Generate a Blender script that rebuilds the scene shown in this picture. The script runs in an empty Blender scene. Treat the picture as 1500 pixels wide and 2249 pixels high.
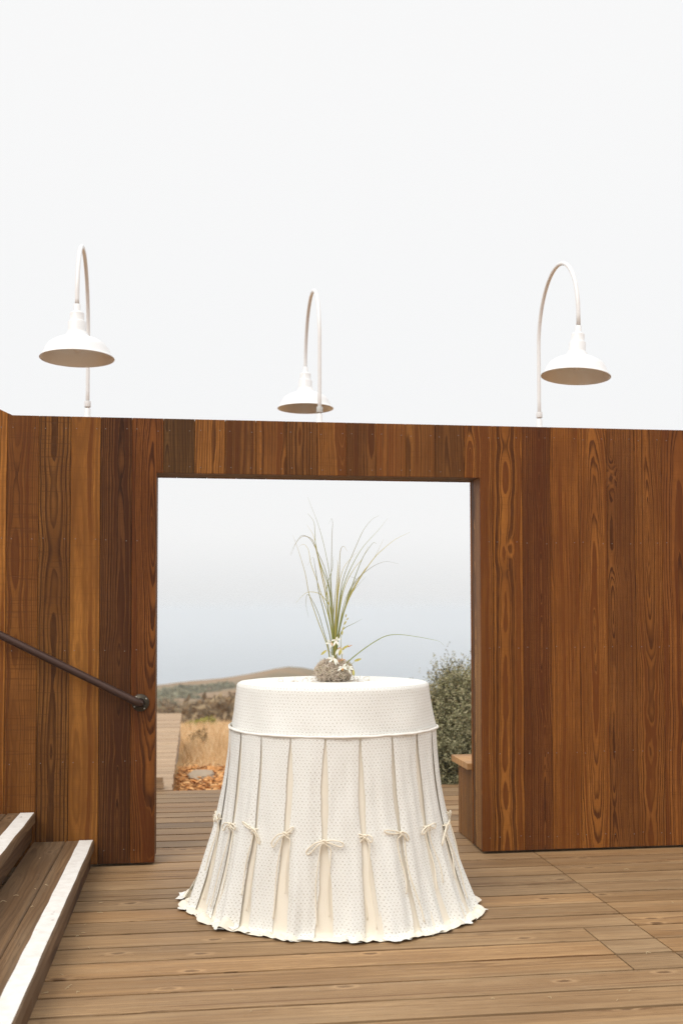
import bpy, bmesh, math, random
import numpy as np
from mathutils import Vector, Matrix, noise as mnoise
random.seed(7); rng = np.random.default_rng(7)
S = bpy.context.scene
COL = S.collection
rad = math.radians

# ------------------------------------------------------------------ camera
CAM = Vector((0.211, -5.9199, 1.3719)); YAW, PITCH, ROLL = 0.136, 0.041, -0.0016
FPX, W_PX, H_PX, SHIFT_PX = 2347.0, 1500.0, 2249.0, 120.46
fwd = Vector((math.sin(YAW)*math.cos(PITCH), math.cos(YAW)*math.cos(PITCH), math.sin(PITCH)))
rt0 = Vector((math.cos(YAW), -math.sin(YAW), 0)); up0 = rt0.cross(fwd)
RT = math.cos(ROLL)*rt0 + math.sin(ROLL)*up0; UP = -math.sin(ROLL)*rt0 + math.cos(ROLL)*up0
cd = bpy.data.cameras.new('camera'); cam = bpy.data.objects.new('camera', cd); COL.objects.link(cam)
cam.matrix_world = Matrix(((RT.x, UP.x, -fwd.x, CAM.x), (RT.y, UP.y, -fwd.y, CAM.y), (RT.z, UP.z, -fwd.z, CAM.z), (0, 0, 0, 1)))
cd.sensor_fit = 'VERTICAL'; cd.sensor_height = 36; cd.lens = FPX/H_PX*36; cd.shift_y = SHIFT_PX/H_PX
cd.clip_start = 0.05; cd.clip_end = 60000
cd.dof.use_dof = True; cd.dof.focus_distance = 5.0; cd.dof.aperture_fstop = 2.5
S.camera = cam
def ray(px, py): return fwd + RT*((px-750)/FPX) - UP*((py-1124.5-SHIFT_PX)/FPX)
def at_z(px, py, z=0.0):
    d = ray(px, py); return CAM + d*((z-CAM.z)/d.z)
def at_y(px, py, y=0.0):
    d = ray(px, py); return CAM + d*((y-CAM.y)/d.y)
def at_d(px, py, D):
    return CAM + ray(px, py)*D

# ------------------------------------------------------------------ world, sun, exposure
SUN_EL, SUN_AZ = rad(48), rad(-40)      # azimuth of the sun measured from -Y (behind the camera) towards +X
sun_from = Vector((math.sin(SUN_AZ)*math.cos(SUN_EL), -math.cos(SUN_AZ)*math.cos(SUN_EL), math.sin(SUN_EL)))
wd = bpy.data.worlds.new('World'); S.world = wd; wd.use_nodes = True
nt = wd.node_tree; nt.nodes.clear()
out = nt.nodes.new('ShaderNodeOutputWorld'); bg = nt.nodes.new('ShaderNodeBackground')
sky = nt.nodes.new('ShaderNodeTexSky'); sky.sky_type = 'NISHITA'; sky.sun_disc = False
sky.sun_elevation = SUN_EL; sky.sun_rotation = math.atan2(sun_from.x, sun_from.y)
sky.dust_density = 4; sky.air_density = 1
geo = nt.nodes.new('ShaderNodeTexCoord'); sep = nt.nodes.new('ShaderNodeSeparateXYZ'); nt.links.new(geo.outputs['Generated'], sep.inputs[0])
ramp = nt.nodes.new('ShaderNodeValToRGB'); nt.links.new(sep.outputs['Z'], ramp.inputs[0])
cr = ramp.color_ramp; cr.interpolation = 'EASE'
cr.elements[0].position = 0.0; cr.elements[0].color = (7.55, 7.75, 7.9, 1)
cr.elements[1].position = 1.0; cr.elements[1].color = (15.5, 15.4, 15.1, 1)
e = cr.elements.new(0.08); e.color = (8.6, 8.66, 8.7, 1)
e = cr.elements.new(0.50); e.color = (8.85, 8.85, 8.83, 1)
mx = nt.nodes.new('ShaderNodeMix'); mx.data_type = 'RGBA'; mx.inputs[0].default_value = 0.96   # high fog layer over the clear sky
nt.links.new(sky.outputs[0], mx.inputs[6]); nt.links.new(ramp.outputs[0], mx.inputs[7])
nt.links.new(mx.outputs[2], bg.inputs[0]); bg.inputs[1].default_value = 0.1
nt.links.new(bg.outputs[0], out.inputs[0])
sl = bpy.data.lights.new('sun', 'SUN'); sl.energy = 1.5; sl.angle = rad(35); sl.color = (1, 0.965, 0.91)
so = bpy.data.objects.new('sun', sl); COL.objects.link(so); so.rotation_euler = sun_from.to_track_quat('Z', 'Y').to_euler()
so.location = sun_from*20
S.view_settings.view_transform = 'Standard'; S.view_settings.look = 'None'; S.view_settings.exposure = 0.14; S.view_settings.gamma = 1
S.render.engine = 'CYCLES'
S.cycles.use_denoising = True; S.cycles.denoiser = 'OPENIMAGEDENOISE'; S.cycles.denoising_input_passes = 'RGB_ALBEDO_NORMAL'; S.cycles.denoising_prefilter = 'NONE'; S.cycles.max_bounces = 8; S.cycles.diffuse_bounces = 5; S.cycles.volume_bounces = 4
S.cycles.transparent_max_bounces = 16; S.cycles.use_adaptive_sampling = False

# ------------------------------------------------------------------ helpers
def tag(o, label=None, cat=None, group=None, kind=None):
    if label: o['label'] = label
    if cat: o['category'] = cat
    if group: o['group'] = group
    if kind: o['kind'] = kind
    return o
def empty(name, loc=(0, 0, 0)):
    o = bpy.data.objects.new(name, None); COL.objects.link(o); o.location = loc; o.empty_display_size = 0.1; return o
def link(name, me, mat=None, parent=None, mw=None):
    o = bpy.data.objects.new(name, me); COL.objects.link(o)
    if mat and not me.materials: me.materials.append(mat)
    if parent:
        o.parent = parent
        loc = Vector(parent.location) if parent.parent is None else Vector((0, 0, 0))   # parts carry world coordinates; parents are never rotated
        o.matrix_parent_inverse = Matrix.Translation(-loc)
    if mw is not None:
        if parent: o.matrix_parent_inverse = Matrix.Identity(4); o.matrix_basis = Matrix.Translation(-loc) @ mw
        else: o.matrix_basis = mw
    return o
def mesh_pd(name, v, f, smooth=False):
    me = bpy.data.meshes.new(name); me.from_pydata([tuple(p) for p in v], [], [tuple(q) for q in f]); me.update()
    if smooth: me.polygons.foreach_set('use_smooth', [True]*len(me.polygons))
    return me
def mesh_np(name, v, f, smooth=False):
    """v (n,3), f (m,k) arrays"""
    v = np.asarray(v, dtype=np.float32); f = np.asarray(f, dtype=np.int32); k = f.shape[1]
    me = bpy.data.meshes.new(name); me.vertices.add(len(v)); me.vertices.foreach_set('co', v.ravel())
    me.loops.add(f.size); me.loops.foreach_set('vertex_index', f.ravel())
    me.polygons.add(len(f)); me.polygons.foreach_set('loop_start', np.arange(0, f.size, k, dtype=np.int32))
    if smooth: me.polygons.foreach_set('use_smooth', np.ones(len(f), dtype=bool))
    me.update(calc_edges=True); me.validate(); return me
def bm_mesh(name, bm, smooth=False):
    bm.normal_update(); me = bpy.data.meshes.new(name); bm.to_mesh(me); bm.free()
    if smooth: me.polygons.foreach_set('use_smooth', [True]*len(me.polygons))
    return me
def box_mesh(name, sx, sy, sz, bev=0.002):
    bm = bmesh.new(); bmesh.ops.create_cube(bm, size=1); bmesh.ops.scale(bm, vec=(sx, sy, sz), verts=bm.verts)
    if bev: bmesh.ops.bevel(bm, geom=list(bm.edges), offset=bev, segments=1, affect='EDGES', profile=0.5)
    return bm_mesh(name, bm)
def prism_mesh(name, pts, t, bev=0.0015):
    """polygon pts in local XY, counter-clockwise, extruded from z=-t to z=0"""
    bm = bmesh.new(); a = [bm.verts.new((x, y, 0)) for x, y in pts]; b = [bm.verts.new((x, y, -t)) for x, y in pts]; n = len(pts)
    bm.faces.new(a); bm.faces.new(b[::-1])
    for i in range(n): bm.faces.new((a[i], b[i], b[(i+1) % n], a[(i+1) % n]))
    bmesh.ops.recalc_face_normals(bm, faces=bm.faces)
    if bev: bmesh.ops.bevel(bm, geom=list(bm.edges), offset=bev, segments=1, affect='EDGES', profile=0.5)
    return bm_mesh(name, bm)
def tube_vf(path, r, n=8, cap=True, taper=None):
    P = [Vector(p) for p in path]; V = []; F = []; m = len(P)
    up = None
    for i, p in enumerate(P):
        t = (P[min(i+1, m-1)] - P[max(i-1, 0)]).normalized()
        if up is None:
            up = Vector((0, 0, 1)) if abs(t.z) < 0.9 else Vector((1, 0, 0))
        s = t.cross(up)
        if s.length < 1e-6: s = t.orthogonal()
        s.normalize(); up = s.cross(t).normalized()
        rr = r if taper is None else r*taper(i/(m-1))
        for k in range(n):
            a = 2*math.pi*k/n; V.append(p + (s*math.cos(a) + up*math.sin(a))*rr)
    for i in range(m-1):
        for k in range(n): F.append((i*n+k, i*n+(k+1) % n, (i+1)*n+(k+1) % n, (i+1)*n+k))
    if cap:
        F.append(tuple(range(n-1, -1, -1))); F.append(tuple((m-1)*n+k for k in range(n)))
    return V, F
def join_vf(lst):
    V = []; F = []
    for v, f in lst:
        o = len(V); V += list(v); F += [tuple(i+o for i in q) for q in f]
    return V, F
def lathe_vf(prof, n=48, c=(0, 0, 0)):
    V = []; F = []; m = len(prof)
    for r, z in prof:
        for k in range(n):
            a = 2*math.pi*k/n; V.append((c[0]+r*math.cos(a), c[1]+r*math.sin(a), c[2]+z))
    for i in range(m-1):
        for k in range(n): F.append((i*n+k, i*n+(k+1) % n, (i+1)*n+(k+1) % n, (i+1)*n+k))
    return V, F
def cr_spline(pts, n):
    """Catmull-Rom through pts"""
    P = [Vector(p) for p in pts]; P = [P[0]*2-P[1]] + P + [P[-1]*2-P[-2]]; outp = []
    segs = len(P)-3
    for j in range(n):
        u = j/(n-1)*segs; i = min(int(u), segs-1); t = u-i
        a, b, c, d = P[i], P[i+1], P[i+2], P[i+3]
        outp.append(0.5*((2*b) + (c-a)*t + (2*a-5*b+4*c-d)*t*t + (3*b-a-3*c+d)*t**3))
    return outp
def lin(c):
    return tuple(((x/255)/12.92 if x/255 <= 0.04045 else ((x/255+0.055)/1.055)**2.4) for x in c)

class NT:
    def __init__(s, name):
        s.m = bpy.data.materials.new(name); s.m.use_nodes = True; s.t = s.m.node_tree; s.t.nodes.clear()
        s.out = s.t.nodes.new('ShaderNodeOutputMaterial')
    def n(s, typ, **kw):
        nd = s.t.nodes.new(typ)
        for k, v in kw.items(): setattr(nd, k, v)
        return nd
    def put(s, sock, v):
        if v is None: return
        if isinstance(v, bpy.types.NodeSocket): s.t.links.new(v, sock)
        else:
            if sock.type == 'RGBA' and len(v) == 3: v = (*v, 1)
            sock.default_value = v
    def math(s, op, a, b=None, c=None, clamp=False):
        nd = s.n('ShaderNodeMath', operation=op, use_clamp=clamp)
        for i, v in enumerate((a, b, c)): s.put(nd.inputs[i], v)
        return nd.outputs[0]
    def mix(s, f, a, b, blend='MIX'):
        nd = s.n('ShaderNodeMix', data_type='RGBA', blend_type=blend); s.put(nd.inputs[0], f); s.put(nd.inputs[6], a); s.put(nd.inputs[7], b); return nd.outputs[2]
    def xyz(s, x, y, z=0.0):
        nd = s.n('ShaderNodeCombineXYZ')
        for i, v in enumerate((x, y, z)): s.put(nd.inputs[i], v)
        return nd.outputs[0]
    def sep(s, v):
        nd = s.n('ShaderNodeSeparateXYZ'); s.put(nd.inputs[0], v); return nd.outputs
    def noise(s, v, scale=1.0, detail=2.0, rough=0.5, dist=0.0):
        nd = s.n('ShaderNodeTexNoise'); s.put(nd.inputs['Vector'], v); nd.inputs['Scale'].default_value = scale
        nd.inputs['Detail'].default_value = detail; nd.inputs['Roughness'].default_value = rough; nd.inputs['Distortion'].default_value = dist
        return nd.outputs['Fac']
    def smooth(s, v, a, b, lo=0.0, hi=1.0):
        nd = s.n('ShaderNodeMapRange', interpolation_type='SMOOTHSTEP'); s.put(nd.inputs[0], v)
        for i, x in enumerate((a, b, lo, hi)): s.put(nd.inputs[i+1], x)
        return nd.outputs[0]
    def ramp(s, f, stops):
        nd = s.n('ShaderNodeValToRGB'); s.put(nd.inputs[0], f); c = nd.color_ramp
        c.elements[0].position, c.elements[0].color = stops[0][0], (*stops[0][1], 1)
        c.elements[1].position, c.elements[1].color = stops[-1][0], (*stops[-1][1], 1)
        for p, q in stops[1:-1]: c.elements.new(p).color = (*q, 1)
        return nd.outputs[0]
    def attr(s, name):
        nd = s.n('ShaderNodeAttribute', attribute_type='OBJECT', attribute_name=name); return nd.outputs['Vector']
    def bsdf(s, color, rough=0.6, bump=None, bstr=0.5, bdist=0.001, spec=0.4, metal=0.0, **kw):
        b = s.n('ShaderNodeBsdfPrincipled'); s.put(b.inputs['Base Color'], color); s.put(b.inputs['Roughness'], rough)
        b.inputs['Specular IOR Level'].default_value = spec; b.inputs['Metallic'].default_value = metal
        for k, v in kw.items(): s.put(b.inputs[k.replace('_', ' ')], v)
        if bump is not None:
            bp = s.n('ShaderNodeBump'); bp.inputs['Strength'].default_value = bstr; bp.inputs['Distance'].default_value = bdist
            s.put(bp.inputs['Height'], bump); s.t.links.new(bp.outputs[0], b.inputs['Normal'])
        s.t.links.new(b.outputs[0], s.out.inputs[0]); return b

def wood_material(name, rough=0.55, spec=0.35, line_col=(0.30, 0.22, 0.17), weather=0.0, grey=(0.25, 0.22, 0.18), fiber_amt=0.3, ring_scale=0.62, con_scale=1.45, blo_dark=(0.78, 0.72, 0.66)):
    """boards are modelled with local X along the grain, Y across, Z through the thickness.
    object colour = board colour; ga=(pith across, pith depth, tilt) gb=(rings per m, contrast, saw marks) gc=(meander, dark heart, knots)"""
    t = NT(name); co = t.n('ShaderNodeTexCoord').outputs['Object']; oi = t.n('ShaderNodeObjectInfo')
    x, y, z = t.sep(co); seed = t.math('MULTIPLY', oi.outputs['Random'], 97.0)
    gx, gd, gt = t.sep(t.attr('ga')); fr, con, saw = t.sep(t.attr('gb')); fr = t.math('MULTIPLY', fr, ring_scale); con = t.math('MULTIPLY', con, con_scale); mea, hrt, kn = t.sep(t.attr('gc'))
    xs = t.math('ADD', x, seed)
    # knots
    vk = t.n('ShaderNodeTexVoronoi', voronoi_dimensions='2D', feature='F1'); vk.inputs['Scale'].default_value = 1.0
    wob = t.math('MULTIPLY', t.noise(t.xyz(xs, y, z), 30, 2), 0.10)
    t.put(vk.inputs['Vector'], t.xyz(t.math('MULTIPLY', xs, 2.4), t.math('MULTIPLY', t.math('ADD', y, seed), 5.5)))
    kd = t.math('ADD', vk.outputs['Distance'], wob); kr = t.sep(vk.outputs['Color'])[0]
    kon = t.math('LESS_THAN', kr, kn)
    kwarp = t.math('MULTIPLY', t.math('EXPONENT', t.math('MULTIPLY', t.math('POWER', t.math('DIVIDE', kd, 0.22), 2.0), -1.0)), kon)
    # growth rings cut lengthwise
    n1 = t.math('SUBTRACT', t.noise(t.xyz(t.math('MULTIPLY', xs, 1.6), seed, 0.0), 1, 2), 0.5)
    n2 = t.math('SUBTRACT', t.noise(t.xyz(t.math('MULTIPLY', xs, 1.1), 3.3, seed), 1, 1), 0.5)
    n3 = t.math('SUBTRACT', t.noise(t.xyz(t.math('MULTIPLY', xs, 5.0), t.math('MULTIPLY', y, 26.0), seed), 1, 3, 0.55), 0.5)
    a = t.math('ADD', t.math('SUBTRACT', y, gx), t.math('MULTIPLY', n2, 0.05))
    d = t.math('ADD', t.math('ADD', gd, t.math('MULTIPLY', gt, x)), t.math('MULTIPLY', n1, mea))
    d = t.math('ADD', d, z)
    r = t.math('SQRT', t.math('ADD', t.math('MULTIPLY', a, a), t.math('MULTIPLY', d, d)))
    r = t.math('ADD', r, t.math('MULTIPLY', n3, 0.011)); r = t.math('ADD', r, t.math('MULTIPLY', kwarp, 0.03))
    # ring spacing itself varies
    ring = t.math('ADD', t.math('MULTIPLY', r, fr), t.math('MULTIPLY', t.noise(t.xyz(t.math('MULTIPLY', r, 45.0), seed, 1.0), 1, 1), 2.2))
    f = t.math('FRACT', ring); idx = t.math('FLOOR', ring)
    late = t.math('MULTIPLY', t.smooth(f, 0.25, 0.9), t.smooth(f, 0.9, 1.0, 1.0, 0.0))
    wn = t.n('ShaderNodeTexWhiteNoise', noise_dimensions='2D'); t.put(wn.inputs['Vector'], t.xyz(idx, seed))
    rr = wn.outputs['Value']
    late = t.math('MULTIPLY', late, t.math('ADD', 0.5, t.math('MULTIPLY', rr, 0.7)))
    hpatch = t.smooth(t.noise(t.xyz(t.math('MULTIPLY', xs, 0.9), t.math('MULTIPLY', y, 7.0), seed), 1, 2), 0.36, 0.47)
    heart = t.math('MULTIPLY', t.math('LESS_THAN', rr, hrt), t.math('MULTIPLY', hpatch, t.math('MULTIPLY', t.smooth(f, 0.0, 0.12), t.smooth(f, 0.88, 1.0, 1.0, 0.5))))
    fib = t.noise(t.xyz(t.math('MULTIPLY', xs, 14.0), t.math('MULTIPLY', y, 420.0), t.math('MULTIPLY', z, 420.0)), 1, 2)
    fib2 = t.noise(t.xyz(t.math('MULTIPLY', xs, 3.0), t.math('MULTIPLY', y, 90.0), t.math('MULTIPLY', z, 90.0)), 1, 3)
    blo = t.noise(t.xyz(t.math('MULTIPLY', xs, 1.3), t.math('MULTIPLY', y, 5.0), seed), 1, 4, 0.6)
    sawn = t.noise(t.xyz(t.math('MULTIPLY', xs, 95.0), t.math('MULTIPLY', y, 2.5), seed), 1, 2, 0.7)
    sawl = t.math('MULTIPLY', t.smooth(sawn, 0.52, 0.66), saw)
    base = oi.outputs['Color']
    c = t.mix(t.smooth(blo, 0.3, 0.75, 0.0, 1.0), t.mix(1.0, base, blo_dark, 'MULTIPLY'), t.mix(1.0, base, (1.22, 1.24, 1.26), 'MULTIPLY'))
    c = t.mix(t.math('MULTIPLY', late, con, clamp=True), c, t.mix(1.0, base, line_col, 'MULTIPLY'))
    c = t.mix(t.math('MULTIPLY', heart, 0.9, clamp=True), c, t.mix(1.0, base, (0.36, 0.24, 0.17), 'MULTIPLY'))
    c = t.mix(t.math('MULTIPLY', t.smooth(fib, 0.35, 0.7), fiber_amt), c, t.mix(1.0, base, (0.5, 0.45, 0.4), 'MULTIPLY'))
    c = t.mix(t.math('MULTIPLY', t.smooth(fib2, 0.45, 0.75), fiber_amt), c, t.mix(1.0, base, (0.55, 0.5, 0.45), 'MULTIPLY'))
    c = t.mix(t.math('MULTIPLY', sawl, 0.55), c, t.mix(1.0, base, (0.38, 0.33, 0.3), 'MULTIPLY'))
    # knot: dark heart, pale rim
    c = t.mix(t.math('MULTIPLY', t.math('MULTIPLY', t.smooth(kd, 0.10, 0.14, 0.0, 1.0), t.smooth(kd, 0.14, 0.21, 1.0, 0.0)), t.math('MULTIPLY', kon, 0.5)), c, t.mix(1.0, base, (1.25, 1.25, 1.3), 'MULTIPLY'))
    c = t.mix(t.math('MULTIPLY', t.smooth(kd, 0.085, 0.135, 1.0, 0.0), t.math('MULTIPLY', kon, 0.85)), c, t.mix(1.0, base, (0.32, 0.27, 0.24), 'MULTIPLY'))
    if weather:
        g = t.smooth(t.noise(t.xyz(t.math('MULTIPLY', xs, 0.8), t.math('MULTIPLY', y, 9.0), t.math('ADD', seed, 5.0)), 1, 5, 0.65), 0.42, 0.72)
        c = t.mix(t.math('MULTIPLY', g, weather), c, grey)
        spots = t.smooth(t.noise(t.xyz(t.math('MULTIPLY', xs, 16.0), t.math('MULTIPLY', y, 60.0), seed), 1, 3, 0.6), 0.66, 0.74)
        c = t.mix(t.math('MULTIPLY', spots, 0.28*weather), c, (0.5, 0.46, 0.4))
        dk = t.smooth(t.noise(t.xyz(t.math('MULTIPLY', xs, 5.0), t.math('MULTIPLY', y, 150.0), t.math('ADD', seed, 9.0)), 1, 2, 0.6), 0.66, 0.73)
        c = t.mix(t.math('MULTIPLY', dk, 0.85), c, t.mix(1.0, base, (0.3, 0.26, 0.23), 'MULTIPLY'))
    if weather:
        st = t.noise(t.xyz(t.math('MULTIPLY', xs, 0.9), t.math('MULTIPLY', y, 45.0), t.math('ADD', seed, 3.0)), 1, 3, 0.65)
        c = t.mix(t.math('MULTIPLY', t.smooth(st, 0.5, 0.68), 0.5), c, t.mix(1.0, base, (0.5, 0.45, 0.42), 'MULTIPLY'))
        c = t.mix(t.math('MULTIPLY', t.smooth(st, 0.48, 0.32), 0.35), c, t.mix(1.0, base, (1.3, 1.28, 1.25), 'MULTIPLY'))
    h = t.math('ADD', t.math('MULTIPLY', late, -0.5), t.math('ADD', t.math('MULTIPLY', fib, -0.5), t.math('MULTIPLY', sawl, -0.8)))
    ro = t.math('ADD', rough, t.math('MULTIPLY', t.math('SUBTRACT', blo, 0.5), 0.25))
    t.bsdf(c, ro, bump=h, bstr=0.45, bdist=0.0016, spec=spec)
    return t.m
M_PLANK = wood_material('oiled_cedar', rough=0.55, spec=0.16, line_col=(0.17, 0.12, 0.09), fiber_amt=0.62, blo_dark=(0.60, 0.53, 0.46))
M_DECK = wood_material('weathered_deck', rough=0.62, spec=0.3, line_col=(0.5, 0.45, 0.42), weather=0.4, grey=lin((161, 137, 106)), fiber_amt=0.55, ring_scale=0.8, con_scale=1.4)
def wood_props(o, col, gx=0.0, gd=0.03, gt=0.012, fr=160, con=0.7, saw=0.0, mea=0.05, hrt=0.05, kn=0.02):
    o.color = (*col, 1); o['ga'] = [float(gx), float(gd), float(gt)]; o['gb'] = [float(fr), float(con), float(saw)]; o['gc'] = [float(mea), float(hrt), float(kn)]
    return o
def simple(name, col, rough=0.5, spec=0.4, metal=0.0, nscale=0, namt=0.1, bump=0.0):
    t = NT(name); c = (*col, 1); h = None
    if nscale:
        nz = t.noise(t.n('ShaderNodeTexCoord').outputs['Object'], nscale, 4, 0.6)
        c = t.mix(nz, tuple(x*(1-namt) for x in col), tuple(min(1, x*(1+namt)) for x in col)); h = nz if bump else None
    t.bsdf(c, rough, bump=h, bstr=bump, bdist=0.002, spec=spec, metal=metal); return t.m

# ------------------------------------------------------------------ ground, sea
SEA_Z = -60.0
def ridge_z(px):
    ys = np.interp(px, [-900, -200, 200, 345, 400, 480, 520, 560, 600, 625, 650, 690, 760, 900, 1200, 1800], [1520, 1512, 1508, 1505, 1498, 1490, 1484, 1478, 1471, 1467, 1468, 1476, 1496, 1530, 1560, 1590])
    return 1.372 - 150*(ys-1343)/2347
def ground_z(X, Y):
    dx = X-CAM.x; dy = Y-CAM.y; D = math.hypot(dx, dy); az = math.atan2(dx, dy)
    if abs(az) > 1.35:
        zf = -0.16 - 0.004*max(0, D-12); return max(zf, -2) + 0.3*mnoise.noise((X*0.05, Y*0.05, 0))*min(1, D/60)
    px = 750 + 2347*math.tan(max(-1.0, min(1.0, az-YAW)))
    zr = ridge_z(px)
    z = float(np.interp(D, [0, 9.5, 11, 20, 32, 60, 100, 150, 200, 300, 360], [-0.16, -0.16, -0.2, -1.0, -2.1, -4.4, -6.9, zr, zr-9, -52, -66]))
    k = min(1, max(0, (D-11)/40))
    z += k*(0.35*mnoise.noise((X*0.09, Y*0.09, 1.7)) + 0.9*k*mnoise.noise((X*0.025, Y*0.025, 4.2))*(0 if D > 130 and D < 170 else 1))
    return z
rings = [0.01, 2, 4, 6, 7.5, 8.3, 9, 9.8, 10.6, 11.5, 12.5, 14, 16, 18, 20, 23, 26, 29, 32, 36, 41, 47, 53, 60, 68, 76, 85, 92, 100, 110, 120, 130, 140, 146, 150, 155, 162, 172, 185, 200, 225, 260, 300, 330, 360]
azs = sorted(set([round(-math.pi + i*2*math.pi/48, 5) for i in range(48)] + [round(YAW-0.5+i*0.0125, 5) for i in range(81)]))
V = []; F = []; na = len(azs)
for D in rings:
    for a in azs:
        X = CAM.x + D*math.sin(a); Y = CAM.y + D*math.cos(a); V.append((X, Y, ground_z(X, Y)))
for i in range(len(rings)-1):
    for k in range(na): F.append((i*na+k, (i+1)*na+k, (i+1)*na+(k+1) % na, i*na+(k+1) % na))
t = NT('coastal_ground'); pos = t.n('ShaderNodeNewGeometry').outputs['Position']; x, y, z = t.sep(pos)
nz = t.noise(pos, 0.35, 5, 0.6); nf = t.noise(pos, 6, 4, 0.7); nh = t.noise(pos, 0.045, 4, 0.6)
grass = t.mix(nz, lin((178, 138, 92)), lin((208, 172, 124)))
hill = t.mix(t.smooth(nh, 0.35, 0.65), lin((146, 124, 100)), lin((136, 110, 80)))
far = t.smooth(y, 30, 75)
c = t.mix(far, grass, hill)
scr = t.math('MULTIPLY', t.smooth(t.noise(pos, 0.08, 5, 0.65), 0.52, 0.6), t.smooth(y, 40, 80))
c = t.mix(t.math('MULTIPLY', scr, 0.75), c, lin((112, 104, 82)))
chipz = t.smooth(t.math('ADD', y, t.math('MULTIPLY', nz, 0.8)), 4.7, 5.2, 1.0, 0.0)
c = t.mix(chipz, c, t.mix(nf, lin((120, 80, 45)), lin((190, 140, 88))))
t.bsdf(c, 0.9, bump=nf, bstr=0.6, bdist=0.05, spec=0.1); M_GROUND = t.m
o = link('ground', mesh_pd('ground', V, F, True), M_GROUND); tag(o, 'dry tan coastal ground sloping down to a bare ridge', 'ground', kind='structure')
# sea: one sheet out to the horizon
V = []; F = []
srings = [200, 400, 700, 1100, 1600, 2400, 4000, 7000, 12000, 20000]
for D in srings:
    for k in range(64):
        a = 2*math.pi*k/64; V.append((D*math.sin(a), D*math.cos(a), SEA_Z))
for i in range(len(srings)-1):
    for k in range(64): F.append((i*64+k, (i+1)*64+k, (i+1)*64+(k+1) % 64, i*64+(k+1) % 64))
t = NT('sea_water'); pos = t.n('ShaderNodeNewGeometry').outputs['Position']; x, y, z = t.sep(pos)
wv = t.noise(t.xyz(t.math('MULTIPLY', x, 0.35), y, 0.0), 0.06, 5, 0.65)
t.bsdf(t.mix(t.smooth(t.noise(t.xyz(t.math('MULTIPLY', x, 0.3), y, 0.0), 0.01, 4), 0.35, 0.65), (0.14, 0.20, 0.25), (0.18, 0.24, 0.29)), 0.35, bump=wv, bstr=0.6, bdist=2.0, spec=0.5); M_SEA = t.m
o = link('sea', mesh_pd('sea', V, F), M_SEA); tag(o, 'calm grey blue sea fading into fog', 'sea', kind='structure')

# ------------------------------------------------------------------ deck
PITCHB = 0.1835; Y0 = -1.597; XJ = 2.125
deck = empty('deck', (0, 0, 0)); tag(deck, 'weathered brown plank deck running through the doorway', 'deck', kind='structure')
bmeshes = {}
def deck_board(x0, x1, y0, y1, parent, ztop=0.0, th=0.038, col=None, mat=None, bev=0.0012, alongY=False, name='board', **pr):
    Lx, Wy = (x1-x0, y1-y0)
    if alongY: Lx, Wy = Wy, Lx
    key = (round(Lx, 3), round(Wy, 4), th, bev, mat.name if mat else '')
    if key not in bmeshes: bmeshes[key] = box_mesh('board', Lx, Wy, th, bev); bmeshes[key].materials.append(mat or M_DECK)
    Rm = Matrix.Rotation(math.pi/2, 4, 'Z') if alongY else Matrix.Identity(4)
    o = link(name, bmeshes[key], None, parent, Matrix.Translation(((x0+x1)/2, (y0+y1)/2, ztop-th/2)) @ Rm)
    wood_props(o, col, **pr); return o
def deck_col(k=1.0):
    b = np.array(lin((170, 138, 100))); u = random.random()
    g = np.array(lin((155, 133, 105))); o = np.array(lin((178, 138, 93)))
    c = b*(1-u*0.5) + (g if random.random() < 0.5 else o)*u*0.5
    return tuple(c*random.uniform(0.76, 1.06)*k)
def rprm():
    return dict(gx=random.uniform(-0.12, 0.12), gd=random.uniform(0.015, 0.08), gt=random.uniform(-0.012, 0.012), fr=random.uniform(110, 190), con=random.uniform(0.3, 0.6), saw=random.uniform(0, 0.1), mea=random.uniform(0.01, 0.05), hrt=0.04, kn=random.uniform(0.2, 0.45))
kmin, kmax = -32, 21
for k in range(kmin, kmax+1):
    ya = Y0 + PITCHB*k; yb = ya + PITCHB
    if k == kmax: yb = 2.385
    gap = random.choice([0.007, 0.0085, 0.010, 0.0115])
    jit = random.uniform(-0.0006, 0.0006); zt = random.uniform(-0.0015, 0.0)
    xs = [-3.4, XJ, 5.6] if yb < 0.12 else [-3.4, 3.1, 5.6]
    if -1.97 < ya < -1.42: xs = [-3.4, 1.88, XJ, 5.6]
    for a, b in zip(xs[:-1], xs[1:]):
        deck_board(a+0.003, b-0.003, ya+gap, yb-gap, deck, ztop=zt, col=deck_col(), **rprm())
o = link('joist_frame', mesh_pd('joists', *join_vf([(lambda x: ([(x-.02, -7.4, -.15), (x+.02, -7.4, -.15), (x+.02, 2.36, -.15), (x-.02, 2.36, -.15), (x-.02, -7.4, -.041), (x+.02, -7.4, -.041), (x+.02, 2.36, -.041), (x-.02, 2.36, -.041)], [(0, 3, 2, 1), (4, 5, 6, 7), (0, 1, 5, 4), (2, 3, 7, 6), (1, 2, 6, 5), (3, 0, 4, 7)]))(x) for x in np.arange(-3.3, 5.6, 0.6)])), simple('joist', lin((70, 52, 36)), 0.9), deck)
deck_board(-3.4, 5.6, 2.387, 2.425, deck, ztop=-0.004, th=0.14, name='rim_board', col=tuple(np.array(lin((150, 122, 92)))), **rprm())

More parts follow.
